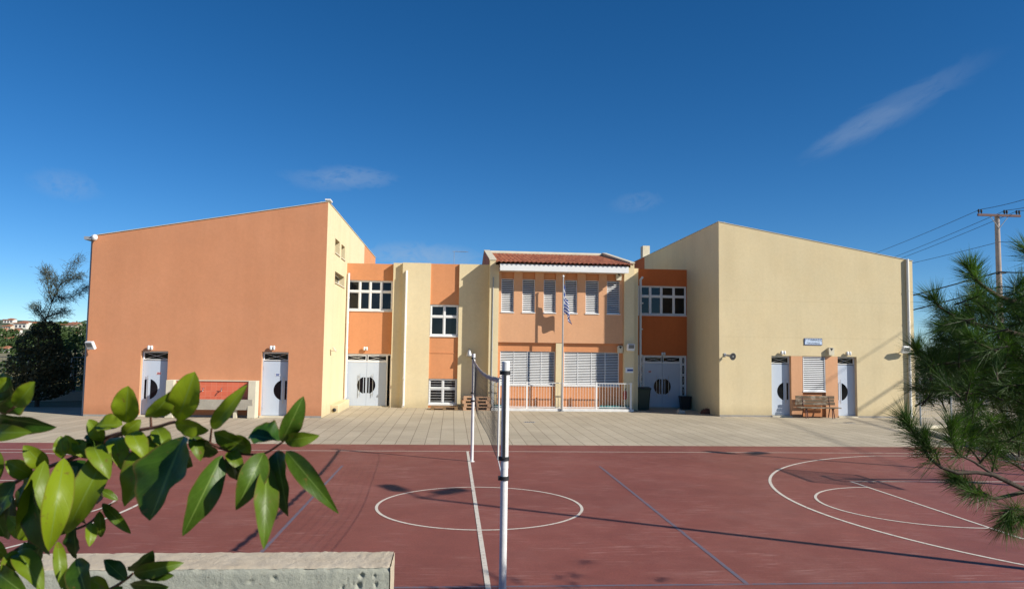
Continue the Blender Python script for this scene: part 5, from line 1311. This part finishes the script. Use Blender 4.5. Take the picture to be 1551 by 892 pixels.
# hillside with houses
def hz(x, y):
    d = math.hypot(x, y); s = max(0, min(1, (d-230)/300)); s = s*s*(3-2*s)
    side = 1/(1+math.exp((x+40)/45)); return 15.5*s*side+ (1.2*mnoise.noise((x*.02, y*.02, 0)))*s*side
b = MB(); vs = []; gx, gy = 44, 34
for j in range(gy+1):
    for i in range(gx+1):
        x = -620+640*i/gx; y = 180+620*j/gy; vs.append((x, y, hz(x, y)-.05))
b.add(vs, [(j*(gx+1)+i, j*(gx+1)+i+1, (j+1)*(gx+1)+i+1, (j+1)*(gx+1)+i) for j in range(gy) for i in range(gx)], 0, True); tag(b.build('hill', M['hill']), kind='structure')
def hit(px, py):
    d = ray(px, py); s = 180
    while s < 900:
        p = CAM+d*s
        if p.z < hz(p.x, p.y): return p
        s += 2
    return CAM+d*480
HS = [(12, 490, 14, 6, 0, 'white hillside house topmost at the far left'), (30, 498, 19, 9, 0, 'large white hillside house with a flat top on the ridge'), (10, 499.5, 12, 6, 1, 'beige hillside house with orange roof just under the topmost house'), (21, 508.5, 13, 8, 0, 'white hillside house with broad red eaves in the middle of the slope'), (4, 509, 9, 9, 1, 'tall beige hillside house cut by the left frame edge'),
      (15.5, 519, 17, 7, 0, 'long low white hillside house below the others'), (5, 535, 14, 8, 0, 'lowest white hillside house at the left frame edge above the shrubs'), (104, 501, 22, 10, 1, 'pale hillside house with dark windows between the trees by the orange wing'), (115, 513, 9, 8, 0, 'small white hillside house right behind the feathery tree'), (50, 494, 9, 5, 0, 'small white hillside house half hidden by the feathery tree')]
for k, (px, py, wpx, hpx, ty, lab) in enumerate(HS):
    p = hit(px, py); d = (p-CAM).dot(fw); w_ = wpx*d/F; h = hpx*d/F; dp = w_*.8; x, y, z = p; z0 = z-1.2
    t = thing('hillside_house', lab, 'house', tuple(p), 0, 'houses on the far hillside')
    b = MB(); b.box(x-w_/2, x+w_/2, y, y+dp, z0, z+h*.9); b.box(x-w_*.2, x+w_*.5, y+dp*.3, y+dp, z+h*.9, z+h*1.15); b.build('wall', M['hill_wall_b' if ty else 'hill_wall'], t)
    b = MB(); b.box(x-w_*.54, x+w_*.52, y-.4, y+dp*.3, z+h*.9, z+h*.9+.35); b.prism([(x-w_*.24, z+h*1.15), (x+w_*.54, z+h*1.15), (x+w_*.15, z+h*1.38)], y+dp*.25, y+dp*1.05, lambda p_, q, a: (p_, a, q)); b.build('roof', M['hill_roof'], t)
    for q in range(3):
        b = MB(); xx = x-w_*.36+q*w_*.3; b.box(xx, xx+w_*.15, y-.06, y-.001, z+h*.25, z+h*.65); b.build('window', M['hill_glass'], t)
    b = MB(); b.box(x-w_*.5, x+w_*.3, y-1.3, y-.002, z+h*.12, z+h*.18); b.build('balcony', M['hill_wall'], t)
b = MB(); rnd = random.Random(41); cs = []
for k in range(130):
    px = rnd.uniform(42, 150) if k > 26 else rnd.uniform(-40, 42); py = rnd.uniform(496, 530) if k > 26 else rnd.choice([rnd.uniform(521, 529), rnd.uniform(511, 514), rnd.uniform(545, 556)]); p = hit(px, py); s = rnd.uniform(1.2, 2.6); cs.append((tuple(p+Vector((0, -3 if rnd.random() < .3 else 4, s*.5))), s*1.2, s*1.2, s))
clumps(b, cs, 46, .9, rnd); tag(b.build('hillside_trees', M['leaf_far']), 'scattered green trees among the hillside houses', 'trees', kind='stuff')

# right side: kerb, planting strip, fences, shrubs ------------------------------------------------
b = MB()
ka, kb = Vector((16.57, 13.4, 0)), Vector((14.45, 5.6, 0)); kc = Vector((14.9, -7.5, 0))
for A, B_ in ((ka, kb), (Vector((16.57, 13.4, 0)), Vector((24, 16.8, 0)))):
    d = (B_-A).normalized(); n = Vector((-d.y, d.x, 0))*.07; b.add([A-n, B_-n, B_+n, A+n]+[v+Vector((0, 0, .13)) for v in (A-n, B_-n, B_+n, A+n)], [(0, 1, 5, 4), (1, 2, 6, 5), (2, 3, 7, 6), (3, 0, 4, 7), (4, 5, 6, 7)])
tag(b.build('kerb', M['sill']), kind='structure')
b = MB(); b.add([(16.64, 13.36, .03), (14.53, 5.6, .03), (24, 5.6, .03), (24, 16.7, .03)], [(0, 1, 2, 3)]); tag(b.build('planting_strip', M['ground']), kind='structure')
mesh_fence('wire_fence', 'wire mesh fence on grey posts right of the cream wing', (17.3, 14.3, 0), (24.5, 17.6, 0), 1.9, 4, .0, ver=60, wires=12, post_m='galv', wr=.003)
mesh_fence('paling_fence', 'pale upright paling fence beyond the right corner of the cream wing', (21.5, 27.5, 0), (38, 27.5, 0), 1.15, 6, .0, ver=130, wires=2, post_m='white_dirty', wr=.014)
shr = [('shrub', 'yellowing shrub beside the cream wing corner', (1425, 560), 30, [((1424, 545), .8, .9), ((1432, 560), .9, .8)], M['leaf_yellow']),
       ('shrub', 'dark shrub touching the cream wing corner behind the pine', (1400, 590), 29, [((1400, 570), .75, 1.1), ((1404, 595), .8, .7), ((1395, 590), .5, .7)], M['leaf_dark']),
       ('shrub', 'dark tall shrub behind the utility pole foot', (1470, 590), 32, [((1460, 555), 1.5, 1.2), ((1450, 580), 1.4, 1.1), ((1485, 570), 1.5, 1.4), ((1475, 540), 1.2, .9)], M['leaf_dark']),
       ('shrub', 'dark shrub at the right frame edge behind the pine', (1530, 590), 31, [((1520, 560), 1.5, 1.4), ((1545, 575), 1.5, 1.2), ((1560, 550), 1.6, 1.6), ((1515, 590), 1.2, .9)], M['leaf_dark'])]
for k, (nm, lab, bp, y, cs, m) in enumerate(shr):
    bb = onY(bp[0], bp[1], y); cl = [(cp(*c, y), rx, rx, rz) for c, rx, rz in cs]; tree(nm, lab, (bb.x, y, 0), 2.6, cl, m, 520, .15, 60+k, cat='shrub', group='shrubs beyond the right fence', r=.05)
tree('shrub', 'low green plant growing in the planting strip by the kerb', (17.2, 9.0, .03), .8, [((17.2, 9, .45), .8, .6, .4), ((18.3, 9.6, .5), .7, .6, .45)], M['leaf_far'], 600, .1, 71, cat='shrub', r=.02)

# utility pole and wires ------------------------------------------------
yu = 27.; pu = onY(1510, 325, yu); ux, uz = pu.x, pu.z
t = thing('utility_pole', 'tall wooden utility pole with a crossarm of insulators behind the pine', 'utility pole', (ux, yu, 0))
b = MB(); b.tube([(ux, yu, 0), (ux, yu, uz)], [.19, .125], 14); b.build('pole', M['pole_wood'], t)
za = uz-.08; b = MB(); b.box(ux-1.28, ux+1.28, yu-.22, yu-.12, za-.07, za+.06); b.build('crossarm', M['brown_iron'], t)
b = MB(); b.tube([(ux-.55, yu-.17, za-.05), (ux, yu-.14, za-.75)], .02, 6); b.tube([(ux+.55, yu-.17, za-.05), (ux, yu-.14, za-.75)], .02, 6); b.build('brace', M['grey_metal'], t)
ins = [-1.22, -1.06, .32, .47, 1.06, 1.22]
for q in ins: b = MB(); b.lathe([(.02, 0), (.02, .05), (.06, .07), (.04, .11), (.065, .14), (.04, .18), (.055, .21), (.03, .26)], (ux+q, yu-.17, za+.06), 10); b.build('insulator', M['black'], t)
b = MB(); b.tube([(ux-.2, yu-.1, onY(1512, 415, yu).z), (ux+.35, yu-.1, onY(1512, 413, yu).z)], .06, 6); b.build('cable_clamp', M['black'], t)
def wire(A, B_, sag, r, lab, grp):
    A, B_ = Vector(A), Vector(B_); n = 18; b = MB(); b.tube([A.lerp(B_, i/n)-Vector((0, 0, 4*sag*(i/n)*(1-i/n))) for i in range(n+1)], r, 5); tag(b.build('overhead_wire', M['black']), lab, 'overhead wire', grp)
zi = za+.30; G1, G2 = 'thin bare wires on the crossarm', 'thick black cables on the pole'
for q, (lp, rp), nmq in ((-1.14, ((1180, 428), (1640, 272)), 'leftmost'), (.40, ((1180, 446), (1640, 288)), 'middle'), (1.14, ((1180, 450), (1640, 300)), 'rightmost')):
    A = (ux+q, yu-.17, zi); wire(A, atD(*lp, 95), .5, .014, 'thin bare wire running left from the %s insulators behind the cream wing' % nmq, G1); wire(A, atD(*rp, 32), .15, .014, 'thin bare wire running right from the %s insulators out of the frame' % nmq, G1)
A = (ux, yu-.1, onY(1511, 367, yu).z); wire(A, atD(1180, 432, 90), .4, .014, 'single thin wire below the crossarm running left', G1); wire(A, atD(1640, 350, 33), .15, .014, 'single thin wire below the crossarm running right', G1)
for (ya, yl, yr2, nmq) in ((412, 470, 398, 'upper'), (434, 492, 427, 'lower')):
    A = (ux, yu-.16, onY(1512, ya, yu).z); wire(A, atD(1290, yl, 46), .05, .035, '%s thick black cable running left to the cream wing' % nmq, G2); wire(A, atD(1640, yr2, 34), .2, .035, '%s thick black cable running right out of the frame' % nmq, G2)

# cables beyond the right frame edge whose shadows cross the cream wing ------------------------------
a1, b1 = onY(1373, 571, YR), onY(1303, 617, YR); a2, b2 = onY(1373, 603, YR), onY(1335, 628, YR)
tA = 19.; tB = tA+(a1.z-b1.z)/sdir.z; PA, PB = a1+sdir*tA, b1+sdir*tB; dr = (PA-PB).normalized()
E1, E2 = PA+dr*7, PB-dr*34
for k, (E_, lab) in enumerate(((E1, 'wooden utility pole beyond the right frame edge near the street'), (E2, 'wooden utility pole beyond the right frame edge nearest the court'))):
    up2 = bpy.data.objects['utility_pole']; c = copy_tree(up2); c.location = (E_.x, E_.y, 0); c.rotation_euler = (0, 0, R(-20)); c['label'] = lab; c['group'] = 'utility poles'
bpy.data.objects['utility_pole']['group'] = 'utility poles'
for dz, nm in ((0, 'upper'), (-.75, 'middle'), (2.1, 'topmost')): wire(E1+Vector((0, -.17, dz)), E2+Vector((0, -.17, dz)), .05, .045 if dz < 1 else .022, '%s cable between poles beyond the right edge, shadowing the cream wing' % nm, 'cables beyond the right frame edge')
